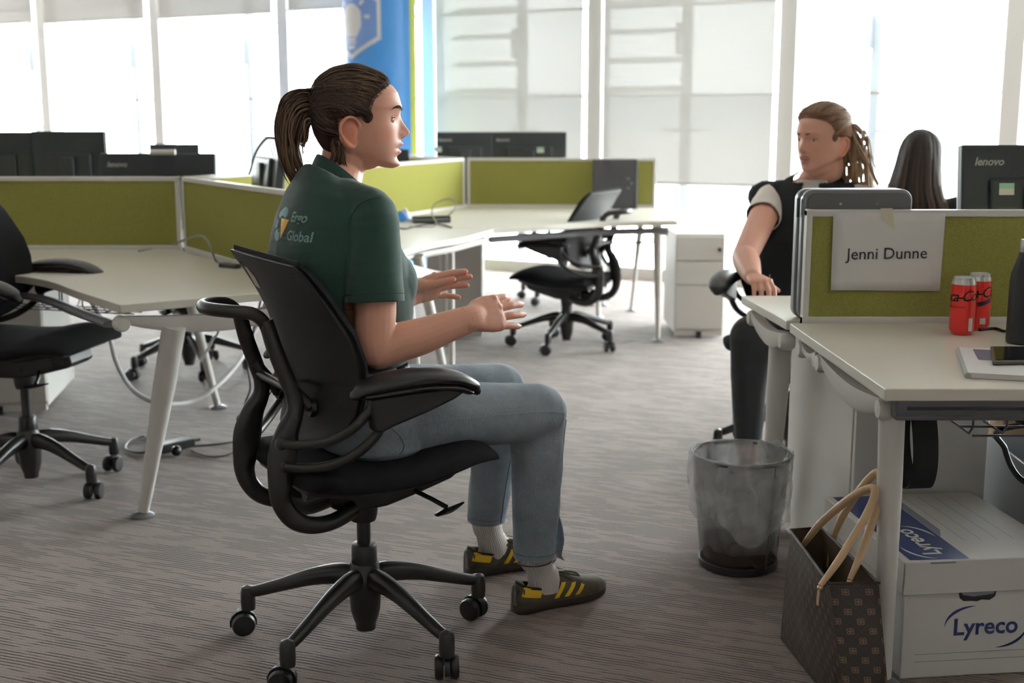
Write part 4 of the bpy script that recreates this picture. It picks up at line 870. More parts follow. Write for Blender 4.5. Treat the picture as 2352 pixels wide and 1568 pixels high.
# ---------------------------------------------------------------- archive box
def archive_box():
    a0 = .115; o = Vector((.872, 2.575, 0)); t = thing('archive_box', 'white cardboard archive box with blue lettering and lid under the right desk', 'box', o, a0, world=False)
    W, L, Hh = .40, .485, .282; card = mat('white cardboard', (.70, .68, .66), .75, bump=.06, nscale=80, stretch=(1, 1, .1)); grey = mat('grey print', (.25, .27, .32), .6)
    th = .005
    mb = MB(); mb.box((W / 2, L / 2, .12), (W - .016, L - .016, .24)); mb.build('body', card, t, bevel=.004)
    lid = MB(); lid.box((W / 2, L / 2, Hh - .004), (W, L, .008)); 
    lb = lid.build('lid', card, t, bevel=.003)
    MB().box((W / 2, .003, Hh - .04), (W, .006, .075)).build('lid_front_flap', card, lb, bevel=.002)
    MB().box((.003, L / 2, Hh - .04), (.006, L, .075)).build('lid_side_flap', card, lb, bevel=.002); MB().box((W - .003, L / 2, Hh - .04), (.006, L, .075)).build('lid_side_flap', card, lb, bevel=.002); MB().box((W / 2, L - .003, Hh - .04), (W, .006, .075)).build('lid_back_flap', card, lb, bevel=.002)
    def decal(nm, pts, m, par=t): MB().add(pts, [tuple(range(len(pts)))]).build(nm, m, par, smooth=0, fix=False)
    z = Hh + .0008
    decal('blue_band', [(.018, .012, z), (.155, .008, z), (.155, L - .01, z), (.018, L - .01, z)], 'navy_ink', lb)
    decal('grey_band', [(.156, .15, z), (.178, .20, z), (.178, L - .01, z), (.156, L - .01, z)], grey, lb)
    for k in range(4): decal('ruled_line', [(.20 + .04 * k, .12, z), (.2015 + .04 * k, .12, z), (.2015 + .04 * k, L - .03, z), (.20 + .04 * k, L - .03, z)], grey, lb)
    def swoosh(o2, X, Y, r, a0_, a1_, w, m, nm, par):
        pts = []; n = 16
        for k in range(n + 1): a = a0_ + (a1_ - a0_) * k / n; ww = w * math.sin(math.pi * k / n) * (1 - .5 * k / n); pts.append(((r[0] + ww) * math.cos(a), (r[1] + ww) * math.sin(a)))
        for k in range(n, -1, -1): a = a0_ + (a1_ - a0_) * k / n; pts.append((r[0] * math.cos(a), r[1] * math.sin(a)))
        MB().add([Vector(o2) + Vector(X) * x + Vector(Y) * y for x, y in pts], [(k, k + 1, len(pts) - 2 - k, len(pts) - 1 - k) for k in range(n)]).build(nm, m, par, smooth=0, fix=False)
    def logo(o2, X, Y, size, m, par):
        text_obj('brand_lettering', 'Lyreco', size, o2, X, Y, m, par, extrude=.0002, bold=size * .018)
        swoosh(o2, X, Y, (size * 1.75, size * .95), R_(105), R_(178), size * .16, m, 'swoosh', par); swoosh(o2, X, Y, (size * 1.75, size * .95), R_(-75), R_(-2), size * .16, m, 'swoosh', par)
    logo((.205, .0072, .118), (1, 0, 0), (0, 0, 1), .056, 'navy_ink', t)
    logo((.0072, .20, .13), (0, -1, 0), (0, 0, 1), .05, 'navy_ink', t)
    logo((.088, .125, z + .0005), (0, 1, 0), (-1, 0, 0), .062, 'paper', lb)
    mb = MB(); hp = [(.135, .205), (.225, .205), (.222, .19), (.21, .182), (.19, .184), (.18, .180), (.165, .182), (.148, .182), (.138, .19)]
    decal('hand_hole', [(x, .0070, zz) for x, zz in hp], 'black_plastic'); decal('hole_flap', [(.14, .0066, .205), (.222, .0066, .205), (.218, .0066, .197), (.17, .0066, .192), (.145, .0066, .197)], grey)
    for zz in (.058, .040): decal('ruled_line', [(.04, .0072, zz), (W - .03, .0072, zz), (W - .03, .0072, zz + .0012), (.04, .0072, zz + .0012)], grey)
    decal('slot_mark', [(.06, .0, Hh - .006), (.12, .0, Hh - .006), (.12, -.0004, Hh - .002), (.06, -.0004, Hh - .002)], grey, lb)
archive_box()
cb = thing('carton', 'pale grey carton standing behind the archive box at the right edge', 'box', (1.52, 3.10, 0), -.06, world=False)
wc = mat('pale grey card', (.42, .44, .47), .7)
for sx, sy, w, d in ((0, -.2, .40, .006), (0, .2, .40, .006), (-.2, 0, .006, .4), (.2, 0, .006, .4)): MB().box((sx, sy, .19), (w, d, .38)).build('side_panel', wc, cb)
MB().box((0, 0, .006), (.39, .39, .012)).build('bottom_panel', wc, cb); MB().box((-.10, -.23, .42), (.2, .006, .12), rot=Matrix.Rotation(.6, 3, 'X')).build('flap', wc, cb)
kb = thing('paper_bag', 'crumpled brown bag behind the right cabinet', 'bag', (1.72, 3.55, 0))
mb = MB(); mb.loft([[Vector((1.72 + (.30 + .012 * math.sin(7 * a + z * 20)) * math.cos(a) * s, 3.55 + (.10 + .012 * math.sin(5 * a + 9 * z)) * math.sin(a) * s, z)) for a in [2 * math.pi * k / 40 for k in range(40)]] for z, s in ((0, 1), (.1, 1.03), (.25, 1.0), (.40, .95), (.49, .9), (.51, .8))]); mb.build('body', mat('brown paper', (.20, .13, .08), .8, noise=.3, nscale=14, bump=.4), kb, smooth=60)
MB().tube([(1.45, 3.5, .5), (1.5, 3.44, .57), (1.62, 3.43, .58), (1.72, 3.45, .5)], .006, 8, smooth=5).build('handle', mat('tan cord', (.40, .27, .14), .7), kb)
# ---------------------------------------------------------------- handbag
def monogram():
    m, t, b = new_mat('brown monogram canvas'); uv = t.nodes.new('ShaderNodeUVMap'); mp = t.nodes.new('ShaderNodeMapping'); mp.inputs['Rotation'].default_value = (0, 0, R_(45)); mp.inputs['Scale'].default_value = (1 / .030,) * 3; t.links.new(uv.outputs[0], mp.inputs[0])
    fr = t.nodes.new('ShaderNodeVectorMath'); fr.operation = 'FRACTION'; t.links.new(mp.outputs[0], fr.inputs[0])
    su = t.nodes.new('ShaderNodeVectorMath'); su.operation = 'SUBTRACT'; t.links.new(fr.outputs[0], su.inputs[0]); su.inputs[1].default_value = (.5, .5, 0)
    ab = t.nodes.new('ShaderNodeVectorMath'); ab.operation = 'ABSOLUTE'; t.links.new(su.outputs[0], ab.inputs[0])
    def M_(op, a, c=None):
        n = t.nodes.new('ShaderNodeMath'); n.operation = op
        for i, x in enumerate((a, c)):
            if x is None: continue
            if isinstance(x, (int, float)): n.inputs[i].default_value = x
            else: t.links.new(x, n.inputs[i])
        return n.outputs[0]
    def ringd(cx, cy, r, w):
        s = t.nodes.new('ShaderNodeVectorMath'); s.operation = 'DISTANCE'; t.links.new(ab.outputs[0], s.inputs[0]); s.inputs[1].default_value = (cx, cy, 0); return M_('LESS_THAN', M_('ABSOLUTE', M_('SUBTRACT', s.outputs['Value'], r)), w)
    q = M_('MAXIMUM', M_('MAXIMUM', ringd(.0, .15, .10, .035), ringd(.15, .0, .10, .035)), ringd(0, 0, .0, .05))
    sx = t.nodes.new('ShaderNodeSeparateXYZ'); t.links.new(ab.outputs[0], sx.inputs[0]); edge = M_('GREATER_THAN', M_('MAXIMUM', sx.outputs[0], sx.outputs[1]), .485)
    mx = t.nodes.new('ShaderNodeMix'); mx.data_type = 'RGBA'; mx.inputs[6].default_value = (.022, .016, .013, 1); mx.inputs[7].default_value = (.17, .10, .055, 1); t.links.new(q, mx.inputs[0])
    mx2 = t.nodes.new('ShaderNodeMix'); mx2.data_type = 'RGBA'; t.links.new(mx.outputs[2], mx2.inputs[6]); mx2.inputs[7].default_value = (.05, .035, .026, 1); t.links.new(edge, mx2.inputs[0]); t.links.new(mx2.outputs[2], b.inputs['Base Color'])
    b.inputs['Roughness'].default_value = .33; b.inputs['Specular IOR Level'].default_value = .8
    n = t.nodes.new('ShaderNodeTexNoise'); n.inputs['Scale'].default_value = 9; tc = t.nodes.new('ShaderNodeTexCoord'); t.links.new(tc.outputs['Object'], n.inputs['Vector']); bp = t.nodes.new('ShaderNodeBump'); bp.inputs['Strength'].default_value = .25; bp.inputs['Distance'].default_value = .02; t.links.new(n.outputs[0], bp.inputs['Height']); t.links.new(bp.outputs[0], b.inputs['Normal'])
    return m
M['monogram'] = monogram()
hb = thing('handbag', 'brown monogram tote bag with tan handles beside the archive box', 'handbag', (.74, 2.58, 0))
def face(nm, a, b, c, d, m, par=hb, bulge=.0, nrm=None, u0=0, n=10):
    """a,b bottom corners; c,d top corners above b,a"""
    a, b, c, d = map(Vector, (a, b, c, d)); nn = (b - a).cross(d - a).normalized(); mb = MB(); wl = (b - a).length; hl = (d - a).length
    mb.grid(lambda s, t: tuple((a * (1 - s) + b * s) * (1 - t) + (d * (1 - s) + c * s) * t + nn * (bulge * math.sin(math.pi * s) * math.sin(math.pi * t))), n, n)
    o = mb.build(nm, m, par, smooth=60, fix=False); l = o.data.uv_layers.new(name='UVMap')
    for p in o.data.polygons:
        for li in p.loop_indices:
            vi = o.data.loops[li].vertex_index; l.data[li].uv = (u0 + vi // (n + 1) / n * wl, vi % (n + 1) / n * hl)
    return o
BFL, BNL, BNR, BFR = (.655, 2.80, .002), (.705, 2.36, .002), (.792, 2.36, .002), (.765, 2.80, .002)
TFL, TNL, TNR, TFR = (.642, 2.690, .318), (.660, 2.405, .300), (.752, 2.37, .315), (.715, 2.70, .320)
face('side_panel', BNL, BFL, TFL, TNL, 'monogram', bulge=-.012); face('end_panel', BNR, BNL, TNL, TNR, 'monogram', bulge=-.004, u0=.3); face('side_panel', BFR, BNR, TNR, TFR, 'monogram', u0=.1); face('end_panel', BFL, BFR, TFR, TFL, 'monogram', u0=.2, bulge=.004)
MB().add([BFL, BFR, BNR, BNL], [(0, 1, 2, 3)]).build('bottom', 'monogram', hb, fix=False)
sh_ = lambda p, k=.93: tuple(Vector((.70, 2.54, p[2] * 1)) + (Vector(p) - Vector((.70, 2.54, p[2]))) * k)
lin = mat('brown lining', (.12, .085, .05), .8)
for x, y, z, w in ((BNL, BFL, TFL, TNL), (BNR, BNL, TNL, TNR), (BFR, BNR, TNR, TFR), (BFL, BFR, TFR, TFL)): face('lining', sh_(x), sh_(y), sh_(z, .97), sh_(w, .97), lin)
trim = mat('dark brown piping', (.03, .02, .015), .5)
MB().tube([TFL, TNL, TNR, TFR, TFL], .0035, 8).build('piping', trim, hb)
tan = mat('tan leather', (.50, .34, .19), .45, noise=.12, nscale=20); gold = mat('gold buckle', (.55, .42, .24), .3, 1)
def handle(a, top, b, nm='handle'):
    a, b, top = map(Vector, (a, b, top)); pth = [a, a + (top - a) * .35 + V2(-.012, 0, .012), a + (top - a) * .75 + V2(-.006, 0, .018), top, b + (top - b) * .72 + V2(.018, 0, .008), b + (top - b) * .3 + V2(.01, 0, 0), b]
    h = MB().tube(pth, [.006, .0085, .009, .009, .009, .0085, .006], 12, smooth=6).build(nm, tan, hb); MB().tube([p + V2(.006, .004, -.006) for p in pth], .0016, 6, smooth=6).build('edge_paint', trim, h)
    for p in (a, b):
        MB().ball(p + V2(0, 0, -.004), (.007, .007, .006), 10).build('buckle', gold, h); MB().bar(p + V2(-.003, 0, -.008), p + V2(-.004, .001, -.042), .008, .003).build('tab', tan, h)
    return h
handle(PY(1838, 1262, 2.66), PY(2008, 1122, 2.50), PY(1884, 1345, 2.41)); handle(PY(1906, 1262, 2.67), PY(2018, 1086, 2.56), PY(1952, 1332, 2.44))
# ================================================================ people: shared tools
from mathutils import noise as mnoise
def remeshed(mb, voxel, smooth=4, factor=.5):
    me = mb.mesh('tmp'); bm = bmesh.new(); bm.from_mesh(me); bmesh.ops.recalc_face_normals(bm, faces=bm.faces); bm.to_mesh(me); bm.free()
    o = bpy.data.objects.new('tmp', me); COL.objects.link(o)
    r = o.modifiers.new('r', 'REMESH'); r.mode = 'VOXEL'; r.voxel_size = voxel; r.use_smooth_shade = True
    if smooth: s = o.modifiers.new('s', 'SMOOTH'); s.iterations = smooth; s.factor = factor
    dg = bpy.context.evaluated_depsgraph_get(); out = bpy.data.meshes.new_from_object(o.evaluated_get(dg)); bpy.data.objects.remove(o); bpy.data.meshes.remove(me)
    return out
def coords(me): a = np.empty(len(me.vertices) * 3); me.vertices.foreach_get('co', a); return a.reshape(-1, 3)
def setcol(me, col):
    c = me.color_attributes.get('Col') or me.color_attributes.new('Col', 'FLOAT_COLOR', 'POINT'); a = np.ones((len(me.vertices), 4)); a[:, :3] = col; c.data.foreach_set('color', a.ravel())
def obj_from(me, name, m, parent, loc=None):
    """me in world coordinates"""
    base = parent.location if parent is not None else Vector((0, 0, 0))
    pa = parent
    while pa is not None and pa.parent is not None: pa = pa.parent
    if pa is not None: base = pa.location
    me.transform(Matrix.Translation(-base)); me.materials.clear(); me.materials.append(M[m] if isinstance(m, str) else m); me.name = name
    me.polygons.foreach_set('use_smooth', [True] * len(me.polygons)); o = bpy.data.objects.new(name, me); COL.objects.link(o); o.parent = parent; return o
def bvh_of(me): return BVHTree.FromPolygons([v.co.copy() for v in me.vertices], [list(p.vertices) for p in me.polygons])
def wrinkle(me, amp, scale, stretch=(1, 1, 1), seed=0.0, mask=None, ridge=True):
    """fold the cloth a little along its normals"""
    co = coords(me); nr = np.empty(len(co) * 3); me.vertices.foreach_get('normal', nr); nr = nr.reshape(-1, 3); h = np.zeros(len(co))
    for i, p in enumerate(co):
        k = mask(Vector(p)) if mask else 1
        if k < .01: continue
        n = mnoise.noise((p[0] * stretch[0] * scale + seed, p[1] * stretch[1] * scale + seed * 1.7, p[2] * stretch[2] * scale - seed)); h[i] = amp * k * ((1 - abs(n) * 2.2) * .5 if ridge else n)
    me.vertices.foreach_set('co', (co + nr * h[:, None]).ravel()); me.update()
def ering(c, f, l, hd, hw, n=28, pw=2.0, u=None):
    """ellipse ring, f: direction of depth, l: direction of width"""
    out = []
    for k in range(n):
        a = 2 * math.pi * k / n; ca, sa = math.cos(a), math.sin(a); e = 2 / pw
        out.append(Vector(c) + Vector(f) * (hd * math.copysign(abs(ca) ** e, ca)) + Vector(l) * (hw * math.copysign(abs(sa) ** e, sa)))
    return out
def cut_open(me, tests):
    """delete faces for which any test(center, normal) is true"""
    bm = bmesh.new(); bm.from_mesh(me); kill = [f for f in bm.faces if any(t(f.calc_center_median(), f.normal) for t in tests)]
    bmesh.ops.delete(bm, geom=kill, context='FACES'); bm.to_mesh(me); bm.free(); me.update()
def cut_plane(me, c, no, rad, ax=None):
    """trim everything beyond a plane, near one opening only"""
    c, no = Vector(c), Vector(no).normalized(); bm = bmesh.new(); bm.from_mesh(me); near = lambda q: (q - c).length < rad and (ax is None or ((q - c) - no * (q - c).dot(no)).length < ax)
    g = [f for f in bm.faces if near(f.calc_center_median())]
    geom = list({v for f in g for v in f.verts}) + list({e for f in g for e in f.edges}) + g
    r = bmesh.ops.bisect_plane(bm, geom=geom, plane_co=c, plane_no=no, clear_outer=False)
    bm.faces.ensure_lookup_table(); kill = [f for f in bm.faces if (f.calc_center_median() - c).dot(no) > 1e-5 and near(f.calc_center_median())]
    bmesh.ops.delete(bm, geom=kill, context='FACES'); bm.to_mesh(me); bm.free(); me.update()
def lay(pts, bv, off=.001):
    o = []
    for p in pts:
        q, n, i, d = bv.find_nearest(Vector(p))
        o.append(q + n * off if q is not None else Vector(p))
    return o
def seam(name, pts, bv, r, m, parent, sm=6, off=.0006, n=6):
    q = lay([Vector(p) for p in smooth_path([list(p) for p in pts], sm)], bv, off); return MB().tube(q, r, n, flat=.5).build(name, m, parent)
# ---------------------------------------------------------------- head (local: x forward, y left, z up, origin between the ears)
HZ = [-.088, -.083, -.0708, -.0515, -.0333, -.015, .001, .02, .0364, .0545, .0725, .086, .099, .112, .1215, .128]
HF = [.066, .084, .0985, .0965, .101, .1015, .1005, .1015, .104, .1095, .1055, .101, .091, .070, .048, .018]
HB = [.015, .0, -.016, -.034, -.050, -.062, -.070, -.075, -.078, -.078, -.075, -.070, -.062, -.048, -.030, .0]
HW = [.012, .028, .043, .054, .060, .0645, .067, .069, .0695, .0695, .068, .064, .057, .045, .030, .008]
def hint(T, z): return float(np.interp(z, HZ, T))
def gauss(d, s): return math.exp(-(d / s) ** 2)
def head_point(z, a, off=0, feat=True, jaw=1.0, female=True):
    xf, xb, w = hint(HF, z), hint(HB, z), hint(HW, z) * jaw; xc = .0 if z > -.03 else .0 + (-.03 - z) * .35
    ca, sa = math.cos(a), math.sin(a); pw = 2.06; e = 2 / pw if ca > 0 else 1.0
    x = xc + ((xf - xc) * abs(ca) ** e if ca > 0 else -(xc - xb) * abs(ca)); y = w * math.copysign(abs(sa) ** e, sa)
    if z < -.02: zj = (-.02 - z) * .42 * min(1, max(0, 1 - x / .098)) ** .8 * min(1, max(0, (x + .025) / .03)); z0_ = z; z = z + zj
    if off: x += off * ca; y += off * sa; z2 = z + off * max(0, (z - .06) / .08) * 1.0
    else: z2 = z
    if feat and ca > 0:
        ay = abs(y); d = 0; z = z2 if z > -.02 else z
        d += float(np.interp(z, [-.018, -.015, -.011, -.006, .001, .010, .02, .0364, .046], [0, .004, .0135, .022, .0275, .0205, .0125, .0022, 0])) * gauss(y, float(np.interp(z, [-.012, -.004, .02, .04], [.0115, .0105, .0085, .008])))
        d += .0065 * gauss(ay - .0125, .0055) * gauss(z + .0045, .0065)
        d -= .0072 * gauss(ay - .0290, .0125) * gauss(z - .030, .0095)
        d += .0035 * gauss(ay - .030, .018) * gauss(z - .0535, .007)
        d += .0030 * gauss(ay - .044, .016) * gauss(z - .002, .016)
        mw = gauss(y, .021)
        d += .0095 * gauss(z + .0240, .0055) * gauss(y, .0190) + .0075 * gauss(z + .0428, .0052) * gauss(y, .0175) - .0075 * gauss(z + .0338, .0026) * gauss(y, .022)
        d += .003 * gauss(z + .033, .018) * gauss(y, .026)
        d += .0065 * gauss(z + .0715, .011) * gauss(y, .017) - .0015 * gauss(z + .0525, .005) * mw
        d -= .0020 * gauss(y, .0035) * gauss(z + .0165, .005)
        x += d
    return x, y, z2
def head_mesh(mb, X, jaw=1.0, nz=96, na=120):
    rings = []
    for i in range(nz + 1):
        z = HZ[0] + (HZ[-1] - HZ[0]) * i / nz; rings.append([X(head_point(z, 2 * math.pi * k / na, jaw=jaw)) for k in range(na)])
    mb.loft(rings)
    for s in (-1, 1):           # ears
        E = lambda x, y, z: X((x, s * y, z))
        mb.tube([E(-.010, .064, -.022), E(-.011, .0685, -.006), E(-.012, .071, .012), E(-.010, .071, .022)], [.0115, .0165, .0195, .0125], 14, flat=.36, up=None if False else (X((0, s, 0)) - X((0, 0, 0))), smooth=4, round_end=True)
        mb.tube([E(.010, .066, .006), E(.010, .073, .019), E(.002, .079, .030), E(-.012, .082, .032), E(-.025, .083, .022), E(-.029, .082, .006), E(-.023, .078, -.011), E(-.011, .072, -.027), E(.000, .068, -.029), E(.005, .065, -.016)], [.0028, .0034, .0038, .0040, .0040, .0036, .0036, .0058, .0042, .002], 10, smooth=6)
        mb.tube([E(-.004, .070, .016), E(-.015, .073, .013), E(-.018, .073, .001), E(-.011, .070, -.010)], [.0022, .0028, .0028, .002], 8, smooth=5)
    return mb
SKIN = np.array((.67, .355, .258)); LIP = np.array((.52, .16, .145))
def face_colors(L, skin=SKIN, lip=LIP):
    """L: vertices in head coordinates"""
    x, y, z = L[:, 0], L[:, 1], L[:, 2]; c = np.tile(skin, (len(L), 1)); ay = np.abs(y)
    inh = (z > -.1) & (z < .15) & (x > .04) & (ay < .07)
    def mixin(m, col):
        m = np.clip(m, 0, 1)[:, None] * inh[:, None]; return c * (1 - m) + np.array(col) * m
    G = lambda d, s: np.exp(-(d / s) ** 2)
    c = mixin(.45 * G(ay - .045, .020) * G(z + .002, .020), skin * np.array([1.02, .70, .66])); c = mixin(.30 * G(ay, .012) * G(z - .0, .010), skin * np.array([1.0, .72, .68]))
    up = G(z + .0250, .0050) * np.clip(1.6 - (ay / .0200) ** 4, 0, 1); lo = G(z + .0420, .0055) * np.clip(1.6 - (ay / .0185) ** 4, 0, 1); front = (x > .088)
    c = mixin(1.15 * np.maximum(up, lo) * front, lip); c = mixin(.9 * G(z + .0338, .0018) * (ay < .0215) * front, (.10, .03, .028))
    c = mixin(.85 * G(ay - .0075, .0038) * G(z + .0118, .0028) * (x > .095), (.14, .045, .035))
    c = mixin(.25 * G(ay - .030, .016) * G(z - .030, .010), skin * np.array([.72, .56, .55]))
    e = (np.exp(-((x + .008) / .022) ** 4 - (z / .034) ** 4) * np.clip((ay - .060) / .01, 0, 1))[:, None]; c = c * (1 - e) + c * np.array([1.04, .80, .74]) * e
    return c
M['skin'] = mat_vcol('skin', .5, bump=.035, bscale=420, sss=.12, spec=.35)
M['eye_white'] = mat('eye white', (.72, .70, .68), .15); M['iris_blue'] = mat('blue grey iris', (.10, .17, .22), .1); M['iris_dark'] = mat('dark iris', (.04, .03, .025), .1); M['lash'] = mat('dark lashes', (.02, .014, .011), .7); M['pupil'] = mat('pupil', (.004, .004, .004), .1)
def eyes(parent, X, iris, brow, look=(1, 0, 0), open_=.0046, brow_r=.0032):
    Rv = lambda v: (X(v) - X((0, 0, 0)))
    for s in (-1, 1):
        c = (.0788, s * .0305, .0290); r = .0118
        e = MB().ball(X(c), r, 20).build('eyeball', 'eye_white', parent)
        lk = Vector((look[0], look[1], look[2])).normalized()
        MB().lathe([(.0052, r - .0011), (.0048, r - .0005), (.001, r + .0003)], X(c), 16, axis=Rv(lk)).build('iris', iris, parent); MB().lathe([(.0022, r + .0001), (.001, r + .0005)], X(c), 12, axis=Rv(lk)).build('pupil', 'pupil', parent)
        def shell(e0, e1, nm, rr=.0127, n=18, m=8):
            """spherical eyelid: e0 edge height at the middle, e1 where it ends inside the socket (degrees)"""
            mb = MB()
            def fn(u, v):
                th = R_(-76 + 152 * u) * s; ed = e0 * max(0, 1 - ((-76 + 152 * u) / 72) ** 2) + (2 if e0 > 0 else -2) * 0; el = R_(ed + (e1 - ed) * v + 3 * (u - .5) * 0)
                return tuple(X((c[0] + rr * math.cos(el) * math.cos(th), c[1] + rr * math.cos(el) * math.sin(th), c[2] + rr * math.sin(el))))
            mb.grid(fn, n, m); return mb.build(nm, 'lid_skin', parent, smooth=80, fix=False)
        shell(open_ * 4300, 86, 'upper_eyelid'); shell(-open_ * 3200, -86, 'lower_eyelid', rr=.0124)
        def edge(k, rr, n=9):
            o = []
            for i in range(n):
                q = -70 + 140 * i / (n - 1); th = R_(q) * s; el = R_(k * max(0, 1 - (q / 72) ** 2)); o.append(X((c[0] + rr * math.cos(el) * math.cos(th), c[1] + rr * math.cos(el) * math.sin(th), c[2] + rr * math.sin(el))))
            return o
        MB().tube(edge(open_ * 4200, .0131), [.0003, .0006, .0008, .0009, .0009, .001, .0011, .0012, .0005], 6, smooth=3).build('eyelashes', 'lash', parent)
        bp = [(.1085, s * .013, .0480), (.1068, s * .020, .0515), (.1012, s * .031, .0548), (.0910, s * .042, .0535), (.0810, s * .050, .0480)]
        MB().tube([X(p) for p in bp], [brow_r * .8, brow_r * 1.1, brow_r * 1.1, brow_r * .8, .0005], 8, flat=.35, smooth=5, up=Rv((1, 0, 0))).build('eyebrow', brow, parent)
M['lid_skin'] = mat('eyelid skin', tuple(SKIN * np.array([.98, .92, .90])), .5, sss=.12, spec=.35)
# ---------------------------------------------------------------- hands
def hand(mb, wrist, d, n, t, curls, spread=(.10, .03, -.04, -.13), thumb=(.75, .55, .35), tl=.058, sc=1.0, wr=(.027, .020), bend=(.0, .0, .0, .0)):
    """d: wrist to knuckles, n: palm normal, t: towards the thumb; curls: list of three joint angles (degrees) per finger"""
    w = Vector(wrist); d = Vector(d).normalized(); n = Vector(n); n = (n - d * n.dot(d)).normalized(); tt = d.cross(n); t = tt if tt.dot(Vector(t)) > 0 else -tt; S = sc
    rg = []
    for x, hw, hd, so in ((-.015, wr[0], wr[1], 0), (.008, wr[0] * .98, wr[1] * .95, .0), (.030, .034, .0165, .001), (.053, .0400, .0150, .0015), (.073, .0410, .0135, .001), (.084, .0375, .0105, 0), (.089, .030, .006, 0)):
        rg.append(ering(w + d * x * S + t * so * S, n, t, hd * S, hw * S, 22, 2.5))
    mb.loft(rg)
    mb.ball(w + d * .038 * S + t * .024 * S + n * .010 * S, (.018 * S,) * 3, 12); mb.ball(w + d * .040 * S - t * .020 * S + n * .004 * S, (.013 * S,) * 3, 12)
    tips = []
    for i, (off, ln, r0) in enumerate(((.0305, .078, .0092), (.0105, .085, .0095), (-.0100, .079, .0090), (-.0290, .063, .0081))):
        p = w + d * (.080 - .004 * abs(i - 1)) * S + t * off * S; dr = (d * math.cos(spread[i]) + t * math.sin(spread[i])).normalized(); ax = dr.cross(n).normalized()
        pts = [p - dr * .012 * S, p]; rr = [r0 * 1.0 * S, r0 * 1.04 * S]; ang = 0
        for j, fr in enumerate((.44, .31, .25)):
            ang += R_(curls[i][j]); dd = (dr * math.cos(ang) + n * math.sin(ang)); seg = ln * fr * S
            pts.append(pts[-1] + dd * seg * .5); rr.append(r0 * S * (.98 - .07 * j)); pts.append(pts[-1] + dd * seg * .5); rr.append(r0 * S * (.97 - .09 * j))
        mb.ball(p - n * .0035 * S, r0 * 1.12 * S, 10); mb.tube(pts, rr, 12, smooth=3, round_end=True); tips.append((pts[-1], (pts[-1] - pts[-2]).normalized(), n * math.cos(ang) - dr * math.sin(ang), r0 * S))
    td = (d * thumb[0] + t * thumb[1] + n * thumb[2]).normalized(); p = w + d * .022 * S + t * .020 * S + n * .006 * S; d2 = (td * .85 + d * .5).normalized()
    pts = [p, p + td * tl * .42 * S, p + td * tl * .80 * S, p + td * tl * .80 * S + d2 * tl * .32 * S, p + td * tl * .80 * S + d2 * tl * .60 * S]
    mb.tube(pts, [.0145 * S, .0125 * S, .0102 * S, .0098 * S, .0078 * S], 12, smooth=4, round_end=True); tips.append((pts[-1], d2, n, .0092 * S))
    return tips
def nails(parent, tips, m):
    for p, d, n, r in tips:
        c = p - n * (r * .80) - d * .001; s = d.cross(n).normalized(); mb = MB()
        mb.grid(lambda a, b: tuple(c + s * ((a - .5) * r * .95) + d * ((b - .5) * r * 1.2) + n * (r * .42 * (2 * a - 1) ** 2)), 5, 4); mb.build('fingernail', m, parent, fix=False)
M['nail'] = mat('fingernail', (.60, .34, .28), .4)
# ---------------------------------------------------------------- hair
def hair_mat(name, dark, light):
    m, t, b = new_mat(name); a = t.nodes.new('ShaderNodeVertexColor'); a.layer_name = 'Col'; t.links.new(a.outputs[0], b.inputs['Base Color']); b.inputs['Roughness'].default_value = .55; b.inputs['Specular IOR Level'].default_value = .28
    return m
M['hair_under'] = mat_vcol('matt under hair', .9, spec=.05, bump=.5, bscale=60, stretch=(1, 1, 1))
def hair_cap(X, mask, off, col, name, parent, m, nz=70, na=110, z0=-.082):
    mb = MB(); rings = []
    for i in range(nz + 1):
        z = z0 + (HZ[-1] - z0) * i / nz; rg = []
        for k in range(na):
            a = 2 * math.pi * k / na; x, y, zz = head_point(z, a, feat=False); mk = mask(x, y, z)
            o = -.007 + (off(x, y, z) + .007) * min(1, max(0, mk)); c = Vector((x, y, zz)); dr = (c - Vector((.0, 0, .03))); dr.normalize(); rg.append(X(c + dr * o))
        rings.append(rg)
    mb.loft(rings); me = mb.mesh(name); bm = bmesh.new(); bm.from_mesh(me); bmesh.ops.recalc_face_normals(bm, faces=bm.faces); bm.to_mesh(me); bm.free()
    setcol(me, np.tile(col, (len(me.vertices), 1))); bv = bvh_of(me); return obj_from(me, name, 'hair_under', parent), bv
class Strands:
    def __init__(s): s.mb = MB(); s.cols = []
    def add(s, pts, r, c0, c1, n=5, sm=4, flat=.6):
        k = len(s.mb.v); s.mb.tube(pts, r, n, flat=flat, smooth=sm); nn = len(s.mb.v) - k; rows = nn // n
        for i in range(rows): f = i / max(1, rows - 1); s.cols += [np.array(c0) * (1 - f) + np.array(c1) * f] * n
    def build(s, name, m, parent):
        me = s.mb.mesh(name); setcol(me, np.array(s.cols)); return obj_from(me, name, m, parent)
def frame_X(o, yaw, pitch=0, roll=0, scale=1.0):
    Rm = Matrix.Rotation(yaw, 3, 'Z') @ Matrix.Rotation(-pitch, 3, 'Y') @ Matrix.Rotation(roll, 3, 'X'); o = Vector(o)
    X = lambda p: o + Rm @ (Vector(p) * scale)
    inv = Rm.transposed()
    def L(co): return (np.array([np.array(inv) @ (c - np.array(o)) for c in co]) if len(co) < 10 else (co - np.array(o)) @ np.array(inv).T) / scale
    return X, L, Rm
